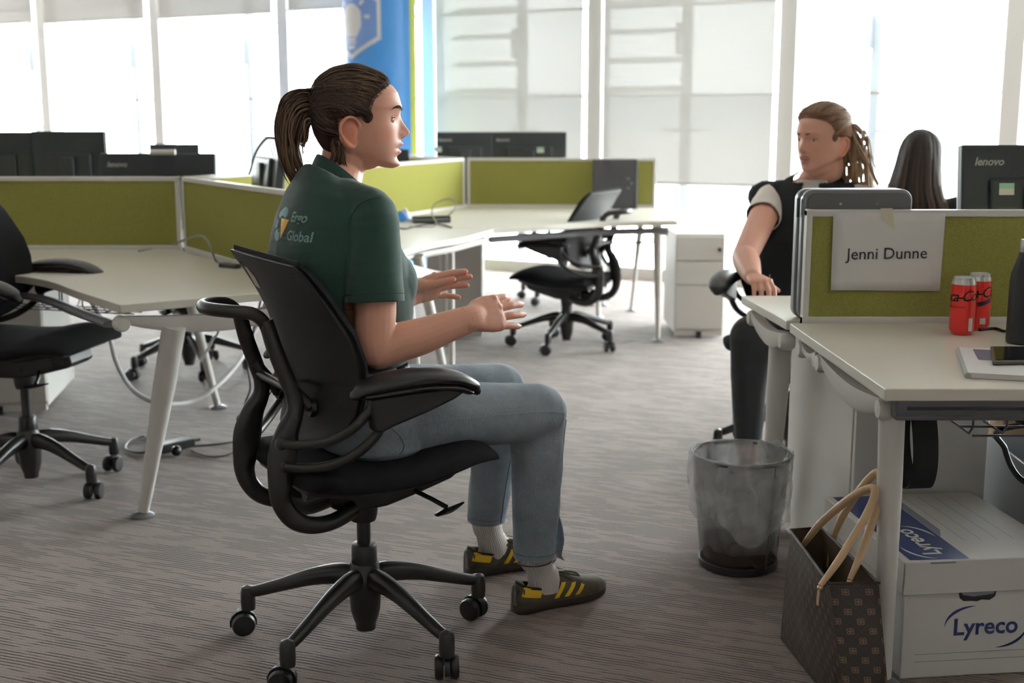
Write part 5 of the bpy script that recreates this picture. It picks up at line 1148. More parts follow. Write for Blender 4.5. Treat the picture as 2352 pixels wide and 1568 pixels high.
# ================================================================ the seated woman in the green polo
YAW = R_(29); Fw = Vector((math.cos(YAW), math.sin(YAW), 0)); Lf = Vector((-math.sin(YAW), math.cos(YAW), 0)); CC = Vector((-.355, 2.79, 0))
def TB(x, y, z): return CC + Fw * x + Lf * y + Vector((0, 0, z))
w1 = thing('person', 'seated woman with a ponytail, green polo shirt, pale jeans and yellow striped trainers', 'person', CC + V2(0, 0, 0))
ear = PY(812.5, 305, 2.735); HYAW = R_(11); hc = ear + Vector((-math.sin(HYAW), math.cos(HYAW), 0)) * .070
X1, L1, _ = frame_X(hc, HYAW, R_(0), 0, 1.045)
RS, RE, RW = Vector((-.304, 2.648, 1.045)), PY(866, 808, 2.605), PY(1076, 733, 2.70)
LS, LE, LW = Vector((-.468, 2.925, 1.045)), Vector((-.478, 2.965, .775)), PY(936, 680, 2.985)
RH, RK, RA = Vector((-.311, 2.717, .575)), PY(1236, 945, 2.93), Vector((.075, 3.005, .085))
LH, LK, LA = Vector((-.399, 2.863, .575)), PY(1152, 895, 3.09), Vector((-.060, 3.262, .085))
TOR = [(.50, .0, .150, .105), (.56, -.005, .158, .108), (.64, -.012, .150, .102), (.70, -.016, .140, .100), (.76, -.020, .142, .104), (.82, -.024, .150, .114), (.88, -.036, .158, .126), (.94, -.050, .163, .126), (.99, -.058, .164, .117), (1.03, -.060, .158, .100), (1.065, -.054, .136, .080), (1.09, -.050, .098, .066), (1.11, -.046, .068, .058)]
def slope(ring, z):
    k = .62 * min(1, max(0, (z - 1.02) / .08)); c = TB(-.045, 0, 0)
    return [p - V2(0, 0, k * (p - c).dot(Fw)) for p in ring]
def torso(mb, grow, z0=0, z1=9, add=0, n=40, pw=2.2):
    mb.loft([slope(ering(TB(x, 0, z), Fw, Lf, hd + grow, hw + grow, n, pw), z) for z, x, hw, hd in TOR if z0 <= z <= z1])
mb = MB(); head_mesh(mb, X1)
nb_ = TB(-.045, 0, 1.10)
mb.tube([TB(-.05, 0, 1.03), nb_, X1((-.024, 0, -.085)), X1((-.016, 0, -.045)), X1((-.010, 0, .0))], [.066, .056, .050, .052, .046], 24, smooth=5)
mb.ball(X1((.022, 0, -.062)), (.042, .034, .020), 16)
torso(mb, -.012, z1=1.1)
mb.ball(RS + Lf * .02, .052, 16); mb.ball(LS - Lf * .02, .052, 16)
mb.tube([RS, RS.lerp(RE, .3), RS.lerp(RE, .65), RE + V2(-.004, 0, .03), RE], [.048, .048, .0465, .043, .040], 20, smooth=4, round_end=True)
mb.tube([RE, RE.lerp(RW, .2) + V2(0, 0, .004), RE.lerp(RW, .45), RE.lerp(RW, .75), RW], [.040, .0435, .0415, .034, .0275], 20, flat=[1, 1, 1, 1.06, 1.12], smooth=4, round_end=True, up=(0, 0, 1)); mb.tube([RE.lerp(RW, .72), RW, RW + (PY(1142, 719, 2.752) - RW).normalized() * .03], [.033, .0275, .020], 20, flat=[1.06, 1.12, 1.4], smooth=4, round_end=True, up=(0, 0, 1))
mb.tube([LS, LS.lerp(LE, .5), LE], [.048, .046, .039], 18, smooth=4, round_end=True); mb.tube([LE, LE.lerp(LW, .25), LE.lerp(LW, .6), LW], [.039, .042, .036, .0265], 18, flat=[1, 1, 1.05, 1.2], smooth=4, round_end=True, up=(0, 0, 1))
for H_, K_, A_ in ((RH, RK, RA), (LH, LK, LA)):
    mb.tube([H_, H_.lerp(K_, .5), K_], [.075, .066, .053], 18, smooth=4, round_end=True); mb.tube([K_, K_.lerp(A_, .35), A_ + V2(0, 0, .06), A_], [.050, .050, .032, .030], 18, smooth=4, round_end=True)
    fd = Vector((.854, .52, 0)); mb.tube([A_ - fd * .02 + V2(0, 0, -.035), A_ + fd * .06 + V2(0, 0, -.04), A_ + fd * .13 + V2(0, 0, -.05)], [.024, .028, .020], 12, smooth=3, round_end=True)
kn = PY(1142, 719, 2.752); tipsR = hand(mb, RW, kn - RW, (.10, .95, -.28), (0, 0, 1), [(12, 22, 14), (4, 14, 10), (2, 11, 9), (4, 15, 10)], thumb=(.84, .38, .55), sc=1.08, wr=(.0275, .0235), spread=(.04, .02, -.03, -.10))
kl = PY(1006, 655, 3.02); tipsL = hand(mb, LW, kl - LW, (.12, -.80, -.55), (0, 0, 1), [(4, 8, 5), (6, 8, 6), (10, 10, 8), (12, 10, 6)], thumb=(.92, .26, .42), sc=1.02, wr=(.0285, .0235), spread=(-.06, -.03, -.01, -.26), tl=.066)
body = remeshed(mb, .0024, 3, .45); co = coords(body); col = np.tile(SKIN, (len(co), 1)); hl = L1(co); hd_m = co[:, 2] > 1.13; col[hd_m] = face_colors(hl[hd_m])
for tp in (tipsR, tipsL):
    for p, d, n, r in tp:
        dd = np.linalg.norm(co - np.array(p), axis=1); k = np.clip(1 - dd / .03, 0, 1)[:, None] * .5; col = col * (1 - k) + (col * np.array([1.06, .72, .66])) * k
setcol(body, col); bo1 = obj_from(body, 'body', 'skin', w1)
eyes(bo1, X1, 'iris_blue', 'brow_brown' if 'brow_brown' in M else M.setdefault('brow_brown', mat('brown brow hair', (.060, .034, .022), .95, spec=.03)), look=(1, -.05, 0), open_=.0044)
nails(bo1, tipsR[:4] + tipsL[4:], 'nail')
# ---------------------------------------------------------------- polo shirt
POLO = mat('bottle green cotton', (.022, .056, .046), .85, noise=.12, nscale=500, bump=.25, bscale=900, spec=.25, sheen=.25)
mb = MB(); mb.loft([slope(ering(TB(x, 0, z), Fw, Lf, hd + .012 + (.010 if .8 < z < .97 else 0), hw + .010, 44, 2.25), z) for z, x, hw, hd in [t for t in TOR if t[0] >= .69]])
for s in (-1, 1): mb.ball(TB(.052, s * .066, .885), (.062, .066, .070), 18)               # bust
SD = (RE - RS).normalized(); se = RS + SD * .188
mb.tube([RS + Lf * .05 + V2(0, 0, .004), RS + V2(0, 0, .0), RS + SD * .05, RS + SD * .11, se + SD * .01], [.046, .0535, .0575, .0595, .0625], 30, smooth=4, flat=1.04)
for J_, s_ in ((RS, -1), (LS, 1)): mb.tube([TB(-.048, s_ * .035, 1.085), TB(-.05, s_ * .09, 1.072), J_ + V2(0, 0, .012)], [.045, .046, .047], 20, smooth=4, round_end=True)
SL = (LE - LS).normalized(); sl = LS + SL * .17
mb.tube([LS - Lf * .05, LS, LS + SL * .06, LS + SL * .11, sl], [.050, .058, .060, .060, .063], 26, smooth=4)
shirt = remeshed(mb, .0045, 14, .5)
zt_ = 1.105
cut_plane(shirt, se, SD, .095, .0665); cut_plane(shirt, sl, SL, .09, .067); cut_plane(shirt, TB(-.045, 0, 1.083), V2(0, 0, 1) + Fw * .62, .085)
wrinkle(shirt, .0045, 9, (1, 1, .55), 3.1); wrinkle(shirt, .006, 5.2, (1.3, 1.3, .75), 8.3, mask=lambda p: max(0, 1 - abs(p.z - .80) / .2)); wrinkle(shirt, .0035, 26, (.45, .45, 1.6), 1.7, mask=lambda p: 1.0 if p.z < .8 else .35)
sbv = bvh_of(shirt); so = obj_from(shirt, 'polo_shirt', POLO, w1); md = so.modifiers.new('s', 'SOLIDIFY'); md.thickness = .0022; md.offset = -1
# collar: folded band round the neck
mb = MB(); nC = 40
def collar(s, t):
    a = -math.pi * .93 + 2 * math.pi * .93 * s                       # opening at the throat; a = 0 at the nape
    c = TB(-.042, 0, 0); fwd = -math.cos(a); lft = math.sin(a); rad_f = .060 + .006 * abs(a) / math.pi; rad_l = .062
    if t < .5: k = t / .5; z = 1.096 + .050 * k + (-.022 * (abs(a) / math.pi) ** 2); r = .002 + -.006 * k
    else: k = (t - .5) / .5; z = 1.146 - .052 * k - .022 * (abs(a) / math.pi) ** 2 - .010 * k * (abs(a) / math.pi) ** 3; r = -.003 + .014 * k ** .8
    tilt = .016 * math.cos(a)                                        # collar stands higher at the nape
    p = c + Fw * (fwd * (rad_f + r) + .010 * (z - 1.09) / .05) + Lf * (lft * (rad_l + r)); p.z = z - .014 + .042 * math.cos(a); return tuple(p)
mb.grid(collar, 60, 16); co_ = mb.build('collar', POLO, so, smooth=80); md = co_.modifiers.new('s', 'SOLIDIFY'); md.thickness = .002
mb = MB(); seam_m = mat('dark green stitching', (.014, .038, .031), .9)
def arm_ring(c, ax, r, n=28, flat=1.0):
    s, u = frame_from(ax); return [c + s * (r * math.cos(2 * math.pi * k / n)) + u * (r * flat * math.sin(2 * math.pi * k / n)) for k in range(n + 1)]
cam_hit = lambda u, v: sbv.ray_cast(Vector((0, 0, CAMH)), ray(u, v).normalized())[0]
for nm_, path_ in (('armhole_seam', [(872, 455), (842, 460), (815, 482), (798, 515), (790, 560), (788, 610), (790, 655)]), ('yoke_seam', [(822, 415), (838, 430), (850, 448)])):
    hp_ = [h for h in (cam_hit(*q) for q in path_) if h is not None]
    if len(hp_) > 2: seam(nm_, hp_, sbv, .0011, seam_m, so)
seam('sleeve_hem', arm_ring(se - SD * .018, SD, .064, 28), sbv, .0008, seam_m, so, sm=2)
0 and seam('shoulder_seam', [TB(-.05, -.06, 1.115), TB(-.052, -.10, 1.095), RS + Lf * .02 + V2(0, 0, .06)], sbv, .0009, seam_m, so)
# logo printed on the back, laid onto the cloth
teal = mat('teal print', (.05, .17, .17), .6); gold_p = mat('yellow print', (.78, .42, .03), .6); pale_p = mat('pale teal print', (.20, .34, .33), .6)
hit = sbv.ray_cast(Vector((0, 0, CAMH)), ray(646, 514).normalized())[0] or TB(-.16, .02, .99)
rt = (-Lf); LO = hit - Fw * .12
def stick(V, Fs, o2, k=1.0, off=.0014):
    V, Fs = subdiv(V, Fs, 2); out = []
    for v in V:
        p = LO + rt * (o2[0] + v[0] * k) + V2(0, 0, 1) * (o2[1] + v[1] * k); h = sbv.ray_cast(p, Fw)
        out.append(h[0] - Fw * off if h[0] is not None else p + Fw * .12)
    return out, Fs
def arc(r0, r1, a0, a1, n=14, c=(0, 0)):
    V = []; Fs = []
    for i in range(n + 1): a = R_(a0 + (a1 - a0) * i / n); V += [Vector((c[0] + r0 * math.cos(a), c[1] + r0 * math.sin(a), 0)), Vector((c[0] + r1 * math.cos(a), c[1] + r1 * math.sin(a), 0))]
    for i in range(n): Fs.append([2 * i, 2 * i + 1, 2 * i + 3, 2 * i + 2])
    return V, Fs
for a0, a1 in ((35, 150), (165, 205), (215, 300)): MB().add(*stick(*arc(.020, .040, a0, a1), (0, 0), .92)).build('logo_arc', teal, so, smooth=0, fix=False)
MB().add(*stick([Vector((-.006, .012, 0)), Vector((.040, .012, 0)), Vector((.020, -.030, 0)), Vector((.012, -.014, 0))], [[0, 3, 2, 1]], (0, 0))).build('logo_arrow', gold_p, so, smooth=0, fix=False)
for tx, yy_ in (('Ergo', .018), ('Global', -.022)): MB().add(*stick(*text_mesh(tx, .030, 0, align='LEFT', bold=.0006), (.047, yy_))).build('logo_lettering', pale_p, so, smooth=0, fix=False)
# ---------------------------------------------------------------- jeans
def denim(name='washed blue denim'):
    m, t, b = new_mat(name); tc = t.nodes.new('ShaderNodeTexCoord'); n1 = t.nodes.new('ShaderNodeTexNoise'); n1.inputs['Scale'].default_value = 7; n1.inputs['Detail'].default_value = 5; t.links.new(tc.outputs['Object'], n1.inputs['Vector'])
    w = t.nodes.new('ShaderNodeTexNoise'); w.inputs['Scale'].default_value = 500; mp = t.nodes.new('ShaderNodeMapping'); mp.inputs['Scale'].default_value = (1, 1, .18); t.links.new(tc.outputs['Object'], mp.inputs[0]); t.links.new(mp.outputs[0], w.inputs['Vector'])
    ad = t.nodes.new('ShaderNodeMath'); ad.operation = 'MULTIPLY_ADD'; t.links.new(w.outputs[0], ad.inputs[0]); ad.inputs[1].default_value = .5; t.links.new(n1.outputs[0], ad.inputs[2])
    r = t.nodes.new('ShaderNodeValToRGB'); r.color_ramp.elements[0].position = .48; r.color_ramp.elements[1].position = 1.0; r.color_ramp.elements[0].color = (.17, .205, .245, 1); r.color_ramp.elements[1].color = (.38, .43, .475, 1); t.links.new(ad.outputs[0], r.inputs[0]); t.links.new(r.outputs[0], b.inputs['Base Color'])
    b.inputs['Roughness'].default_value = .9; b.inputs['Specular IOR Level'].default_value = .2; bp = t.nodes.new('ShaderNodeBump'); bp.inputs['Strength'].default_value = .3; bp.inputs['Distance'].default_value = .002; t.links.new(w.outputs[0], bp.inputs['Height']); t.links.new(bp.outputs[0], b.inputs['Normal']); return m
M['denim'] = denim()
mb = MB(); mb.loft([ering(TB(x, 0, z), Fw, Lf, hd, hw, 40, 2.3) for z, x, hw, hd in ((.492, .02, .150, .10), (.51, .01, .178, .125), (.56, .0, .186, .136), (.61, -.006, .178, .134), (.655, -.012, .162, .122), (.698, -.016, .152, .114))])
hemR, hemL = Vector((.058, 2.992, .142)), Vector((-.072, 3.255, .150))
mb.tube([RH + Lf * .01, RH.lerp(RK, .35), RH.lerp(RK, .7), RK + V2(.004, 0, .0)], [.092, .087, .077, .0715], 28, smooth=5, round_end=True, flat=[.98, .96, .96, .98])
mb.tube([RK + V2(0, 0, .0), RK.lerp(hemR, .18), RK.lerp(hemR, .5), RK.lerp(hemR, .85), hemR], [.070, .0645, .0615, .0555, .0535], 28, smooth=5)
mb.tube([LH - Lf * .01, LH.lerp(LK, .35), LH.lerp(LK, .7), LK], [.092, .086, .075, .068], 28, smooth=5, round_end=True); mb.tube([LK, LK.lerp(hemL, .18), LK.lerp(hemL, .5), LK.lerp(hemL, .85), hemL], [.066, .062, .059, .0545, .053], 28, smooth=5)
jeans = remeshed(mb, .0042, 6, .5)
cut_plane(jeans, hemR + V2(0, 0, .004), (0, 0, -1), .075); cut_plane(jeans, hemL + V2(0, 0, .004), (0, 0, -1), .075); cut_open(jeans, [lambda c, n: n.z > .6 and c.z > .688])
def lap(p): return math.exp(-((p - RH - V2(.02, 0, .04)).length / .10) ** 2) + math.exp(-((p - RK - V2(-.05, 0, -.06)).length / .07) ** 2) + .8 * math.exp(-((p - LK - V2(-.05, 0, -.06)).length / .07) ** 2)
wrinkle(jeans, .0028, 12, (1, 1, 1), 2.2); wrinkle(jeans, .010, 17, (.8, .8, 1.3), 5.5, mask=lambda p: min(1, lap(p))); wrinkle(jeans, .0035, 14, (1.3, 1.3, .5), 7.7, mask=lambda p: 1.0 if p.z < .45 else .0)
jbv = bvh_of(jeans); jo = obj_from(jeans, 'jeans', 'denim', w1); md = jo.modifiers.new('s', 'SOLIDIFY'); md.thickness = .0025; md.offset = -1
st_l = mat('pale denim seam', (.34, .39, .42), .9); st_d = mat('dark denim seam', (.07, .11, .16), .9)
out = -Lf
seam('side_seam', [RH + out * .11 + Fw * .03 + V2(0, 0, -.0), RH.lerp(RK, .35) + out * .1 + V2(0, 0, .012), RH.lerp(RK, .65) + out * .1 + V2(0, 0, .018), RK + out * .1 + V2(-.02, 0, .022), RK + out * .06 + Fw * .045 + V2(0, 0, .0)], jbv, .0013, st_l, jo)
seam('side_seam', [RK + out * .035 + Fw * .06 + V2(0, 0, -.02), RK.lerp(hemR, .3) + out * .03 + Fw * .07, RK.lerp(hemR, .6) + out * .03 + Fw * .07, hemR + out * .03 + Fw * .07 + V2(0, 0, .01)], jbv, .0013, st_d, jo)
seam('side_seam', [LK.lerp(hemL, .2) + out * .08 + Fw * .02, LK.lerp(hemL, .6) + out * .08 + Fw * .02, hemL + out * .08 + Fw * .02], jbv, .0012, st_d, jo)
for h in (hemR, hemL):
    seam('hem_stitch', [h + V2(.075 * math.cos(a), .075 * math.sin(a), .018) for a in [k * math.pi / 8 for k in range(17)]], jbv, .0011, st_d, jo, sm=3)
    seam('hem_edge', [h + V2(.075 * math.cos(a), .075 * math.sin(a), .002) for a in [k * math.pi / 8 for k in range(17)]], jbv, .0018, st_l, jo, sm=3, off=0)
for z_ in (.660,): seam('waistband_stitch', [TB(.2 * math.cos(a), .2 * math.sin(a), z_) for a in [k * math.pi / 10 for k in range(21)]], jbv, .0010, st_l, jo, sm=3)
for a in (-1.9, -1.2, -.6): MB().bar(jbv.find_nearest(TB(.2 * math.cos(a), .2 * math.sin(a), .655))[0] + V2(0, 0, .0), jbv.find_nearest(TB(.2 * math.cos(a), .2 * math.sin(a), .695))[0] + V2(0, 0, .003), .012, .008).build('belt_loop', 'denim', jo, bevel=.002)
seam('pocket_seam', [TB(-.03, -.2, .60), TB(.0, -.2, .575), TB(.03, -.2, .53), TB(.02, -.2, .50)], jbv, .0012, st_d, jo)
# open side slit with its loose flap at the right hem
fp = [hemR + out * .028 + Fw * .050 + V2(0, 0, .125), hemR + out * .032 + Fw * .062 + V2(0, 0, .085), hemR + out * .030 + Fw * .070 + V2(0, 0, .04), hemR + out * .022 + Fw * .068 + V2(0, 0, .0), hemR + out * .020 + Fw * .078 + V2(0, 0, -.018)]
mb = MB(); sp_ = smooth_path([list(p) for p in fp], 6)
mb.grid(lambda s, t: tuple(Vector(sp_[int(round(t * (len(sp_) - 1)))]) + Lf * (.030 * s * min(1, t * 1.6)) + Fw * (-.006 * s * s)), 4, len(sp_) - 1); mb.build('hem_flap', 'denim', jo, solid=.0025, smooth=80)
# ---------------------------------------------------------------- socks
SOCK = mat('white ribbed cotton', (.72, .66, .63), .9, bump=.0)
def rib_mat():
    m, t, b = new_mat('white ribbed sock'); b.inputs['Base Color'].default_value = (.74, .68, .65, 1); b.inputs['Roughness'].default_value = .9
    g = t.nodes.new('ShaderNodeUVMap'); s = t.nodes.new('ShaderNodeSeparateXYZ'); t.links.new(g.outputs[0], s.inputs[0]); m1 = t.nodes.new('ShaderNodeMath'); m1.operation = 'MULTIPLY'; m1.inputs[1].default_value = 2 * math.pi * 42; t.links.new(s.outputs[0], m1.inputs[0]); m2 = t.nodes.new('ShaderNodeMath'); m2.operation = 'SINE'; t.links.new(m1.outputs[0], m2.inputs[0])
    bp = t.nodes.new('ShaderNodeBump'); bp.inputs['Strength'].default_value = .55; bp.inputs['Distance'].default_value = .003; t.links.new(m2.outputs[0], bp.inputs['Height']); t.links.new(bp.outputs[0], b.inputs['Normal']); return m
M['sock'] = rib_mat()
def sock(A_, hem, fd):
    n = 48; rings = []; ps = [hem + V2(0, 0, .05), hem + V2(0, 0, .0), A_.lerp(hem, .45), A_ + V2(0, 0, .02), A_ + V2(0, 0, -.008) + fd * .008, A_ + V2(0, 0, -.04) + fd * .012]; rr = [.040, .0395, .0385, .0385, .0405, .040]
    pp = smooth_path([list(p) + [r] for p, r in zip(ps, rr)], 5); sd = Vector((-fd.y, fd.x, 0)); rings = [ering(p[:3], fd, sd, p[3] * 1.08, p[3] * .95, n) for p in pp]
    mb = MB(); mb.loft(rings, cap=False); o = mb.build('sock', 'sock', w1, smooth=80); u = o.data.uv_layers.new(name='UVMap')
    for p in o.data.polygons:
        ks = [o.data.loops[i].vertex_index for i in p.loop_indices]
        for li, vi in zip(p.loop_indices, ks): kk = vi % n; kk = n if (kk == 0 and any(x % n == n - 1 for x in ks)) else kk; u.data[li].uv = (kk / n, vi // n / len(rings))
    return o
FDR = Vector((.854, .52, 0)); FDL = Vector((.90, .436, 0))
s_r = sock(RA, hemR, FDR); sock(LA, hemL, FDL)
MB().tube(ering(hemR + V2(0, 0, -.012), FDR, Vector((-.52, .854, 0)), .045, .040, 32) + [ering(hemR + V2(0, 0, -.012), FDR, Vector((-.52, .854, 0)), .045, .040, 32)[0]], .0016, 6, cap=False).build('anklet', 'dark_cable', s_r)
# ---------------------------------------------------------------- trainers
suede = mat('olive brown suede', (.062, .050, .030), .9, noise=.45, nscale=60, bump=.3, bscale=300, sheen=.3); gum = mat('dark gum sole', (.040, .026, .018), .6); yel = mat('yellow leather', (.70, .43, .012), .5); lace_m = mat('olive laces', (.07, .06, .042), .9)
def shoe(heel, fd, side_vis):
    fd = fd.normalized(); sd = Vector((-fd.y, fd.x, 0)); root = bpy.data.objects.new('trainer', None); COL.objects.link(root); root.parent = w1; root['_dummy'] = 1
    P = lambda x, y, z: Vector((heel.x, heel.y, 0)) + fd * x + sd * y + V2(0, 0, z)
    xs = [0, .012, .04, .08, .12, .16, .20, .235, .260, .274, .280]; wl = [.018, .029, .034, .034, .037, .043, .046, .043, .034, .022, .008]
    out_ = [(x, w) for x, w in zip(xs, wl)]
    sm = smooth_path([[x, w] for x, w in out_], 4); poly = [(x, w) for x, w in sm] + [(x, -w * .98) for x, w in sm[::-1]]
    mb = MB(); lift = lambda x: .010 * max(0, (x - .20) / .08) ** 2
    mb.loft([[P(x, y * g, z + lift(x)) for x, y in poly] for z, g in ((.0, .93), (.004, 1.0), (.020, 1.03), (.027, 1.02))]); mb.build('sole', gum, root, smooth=60)
    top = {'x': xs, 'h': [.070, .082, .074, .066, .082, .078, .062, .052, .044, .036, .026]}
    mb = MB(); rings = []
    for i in range(46):
        x = .002 + .274 * i / 45; w = float(np.interp(x, xs, wl)) * 1.0; h = float(np.interp(x, xs, top['h'])) ; r = []
        for k in range(25):
            a = math.pi * k / 24; y = w * math.cos(a); e = math.sin(a) ** (.62 if x < .10 else .78); r.append(P(x, math.copysign(abs(y / w) ** .9, y) * w if w else 0, .022 + (h - .022) * e + lift(x) * .6))
        if i == 0: rings.append([P(-.001, 0, (q_ - P(0, 0, 0)).z * 1.0) for q_ in r])
        rings.append(r)
    mb.loft(rings, closed=False); up_ = mb.mesh('tr'); bm = bmesh.new(); bm.from_mesh(up_)
    # opening for the foot
    kill = []
    for f in bm.faces:
        c = f.calc_center_median(); q = c - P(0, 0, 0); x, y = q.dot(fd), q.dot(sd)
        if .020 < x < .118 and abs(y) < .024 and f.normal.z * f.normal.z > .2: kill.append(f)
    bmesh.ops.delete(bm, geom=kill, context='FACES'); bmesh.ops.recalc_face_normals(bm, faces=bm.faces); bm.to_mesh(up_); bm.free(); bv = bvh_of(up_); uo = obj_from(up_, 'upper', suede, root); md = uo.modifiers.new('s', 'SOLIDIFY'); md.thickness = .003; md.offset = 0
    MB().tube([P(.020, .022, .073), P(.008, 0, .080), P(.020, -.022, .073), P(.05, -.0285, .064), P(.085, -.028, .060), P(.118, -.022, .080)], .0035, 8, smooth=5).build('collar_binding', mat('dark binding', (.02, .016, .012), .8), root)
    MB().tube([P(.020, .022, .073), P(.05, .0285, .064), P(.085, .028, .060), P(.118, .022, .080)], .0035, 8, smooth=5).build('collar_binding', 'lash', root)
    def patch(nm, quad, m, s, n=8):
        """quad corners in (x, z) side view"""
        mb = MB(); a, b, c, d = [Vector((p[0], p[1], 0)) for p in quad]
        def fn(u, v):
            q = (a * (1 - u) + b * u) * (1 - v) + (d * (1 - u) + c * u) * v; h = bv.ray_cast(P(q.x, s * .09, q.y), -sd * s)
            return tuple(h[0] + sd * s * .0022) if h[0] is not None else tuple(P(q.x, s * .03, q.y))
        mb.grid(fn, n, n); mb.build(nm, m, root, smooth=80, fix=False)
    for s in (-1, 1):
        for k in range(3): x0 = .098 + .030 * k; patch('stripe', [(x0, .030), (x0 + .014, .030), (x0 + .040, .066 - .004 * k), (x0 + .028, .067 - .004 * k)], yel, s)
        patch('heel_patch', [(.006, .050), (.058, .040), (.066, .055), (.016, .075)], yel, s)
    mb = MB()
    for k, x in enumerate((.125, .142, .159, .176)):
        z = float(np.interp(x, xs, top['h'])) + .002; mb.tube([P(x - .004, .020, z - .010), P(x, .008, z), P(x + .002, -.008, z), P(x - .004, -.020, z - .010)], .0024, 6, smooth=4)
    mb.tube([P(.120, 0, .086), P(.135, -.020, .090), P(.165, -.030, .080), P(.185, -.026, .072), P(.170, -.012, .082), P(.122, 0, .088)], .0018, 6, smooth=5); mb.tube([P(.120, 0, .086), P(.14, .02, .088), P(.17, .03, .072), P(.15, .012, .084), P(.122, 0, .088)], .0018, 6, smooth=5); mb.tube([P(.122, -.004, .086), P(.150, -.026, .074), P(.170, -.040, .048), P(.176, -.044, .034)], .0018, 6, smooth=5)
    mb.build('laces', lace_m, root); MB().tube([P(.105, 0, .092), P(.125, 0, .088), P(.19, 0, .068)], [.016, .018, .014], 10, flat=.3, up=(0, 0, 1), smooth=3).build('tongue', suede, root)
    MB().tube([P(.107, -.004, .100), P(.125, -.006, .090)], .010, 8, flat=.3).build('tongue_tab', yel, root)
    return root
shoe(Vector((.006, 2.965, 0)), FDR, -1); shoe(Vector((-.128, 3.225, 0)), FDL, -1)
# ---------------------------------------------------------------- hair
M['hair_brown'] = hair_mat('brown hair', None, None)
DK, LT = np.array((.036, .021, .017)), np.array((.30, .19, .115))
def hairline(x, y, z):
    xl = float(np.interp(z, [-.085, -.07, -.026, .010, .029, .036, .044, .067, .085, .100, .14], [-.005, -.004, -.018, -.022, -.020, .040, .046, .054, .070, .096, .13]))
    xl -= .0 if abs(y) > .02 else 0
    pt_ = 1.2 - ((x - .030) / .013) ** 2 - ((z - .034) / .016) ** 2
    return max((xl - .006 - x) / .022, min(.75, pt_))
def hair_off(x, y, z): return .0035 + .009 * min(1, max(0, (.09 - x) / .08)) + (.004 if z > .08 else 0)
cap, cbv = hair_cap(X1, hairline, hair_off, DK * 1.25, 'hair', w1, 'hair_brown')
S = Strands(); r2 = np.random.default_rng(5); ctr = X1((0, 0, .035))
def on_cap(p, off):
    d = (X1(p) - ctr).normalized(); h = cbv.ray_cast(ctr + d * .16, -d, .16); return (h[0] if h[0] is not None else X1(p)) + d * off
HLs = [(.088, .104), (.064, .087), (.050, .070), (.044, .058), (.038, .042), (.034, .030)]
for k in range(430):
    sgn = 1 if r2.random() < .42 else -1; s = r2.random() ** .8
    ch_ = r2.random()
    if ch_ < .22: x0, z0 = .040 - .055 * r2.random(), .022 + .022 * r2.random(); y0 = sgn * .066
    elif ch_ < .80:
        q = smooth_path([list(h) for h in HLs], 6); i = min(len(q) - 1, int(s * (len(q) - 1))); x0, z0 = q[i]; x0 += .004 + .006 * r2.random(); y0 = sgn * float(np.interp(z0, [.03, .06, .09, .105], [.062, .060, .040, .004 + .02 * r2.random()]))
    else: x0, z0, y0 = (-.022 + .02 * r2.random(), -.015 - .055 * r2.random(), sgn * (.03 + .03 * r2.random()))
    jit = lambda a: r2.normal(0, a)
    st_ = Vector((x0 + jit(.002), y0, z0 + jit(.002))); en = Vector((-.080 + jit(.002), sgn * .012 + jit(.008), .058 + jit(.014)))
    mid_l = .045 if z0 > .03 else .0; arch = .030 * (z0 - .03) / .075
    pts = []
    for i in range(9):
        f = i / 8; p = st_.lerp(en, f); p.y += sgn * .060 * math.sin(math.pi * f) * (.9 if z0 < .09 else .65); p.z += arch * math.sin(math.pi * f) + .02 * math.sin(math.pi * f); pts.append(on_cap(p, .0005 + .0018 * r2.random()))
    lt = r2.random() ** 1.6 * (1.0 if x0 > .03 and z0 > .05 else .45); c0 = DK * (1 - lt) + LT * lt; c1 = DK * (1 - lt * .3) + LT * lt * .3
    S.add(pts, [.0003, .0009] + [.0016 + .0012 * r2.random()] * 6 + [.001], c0 * (.7 + .6 * r2.random()), c1 * .8, n=5, sm=3, flat=.5)
for k in range(120):                                                       # over the crown
    y0 = r2.normal(0, .030); x0 = .098 - 8 * y0 * y0; pts = []
    for i in range(9):
        f = i / 8; ang = R_(62 + 100 * f); p = Vector((x0 * (1 - f) - .080 * f, y0 * (1 + .5 * math.sin(math.pi * f)) * (1 - .55 * f), .104 * (1 - f) + .066 * f + .055 * math.sin(math.pi * f))); pts.append(on_cap(p, .0005 + .0015 * r2.random()))
    lt = r2.random() ** 1.7; S.add(pts, [.0005] + [.0017 + .0014 * r2.random()] * 7 + [.001], DK * (1 - lt) + LT * lt, DK * (1 - lt * .4) + LT * lt * .4, n=5, sm=3, flat=.5)
S.build('hair_strands', 'hair_brown', cap)
O_ = [(-.080, .092), (-.112, .090), (-.138, .075), (-.154, .048), (-.161, .006), (-.159, -.040), (-.150, -.085), (-.130, -.122)]; I_ = [(-.078, .020), (-.084, .022), (-.090, .016), (-.094, .004), (-.097, -.012), (-.100, -.030), (-.098, -.055), (-.094, -.080)]
S = Strands()
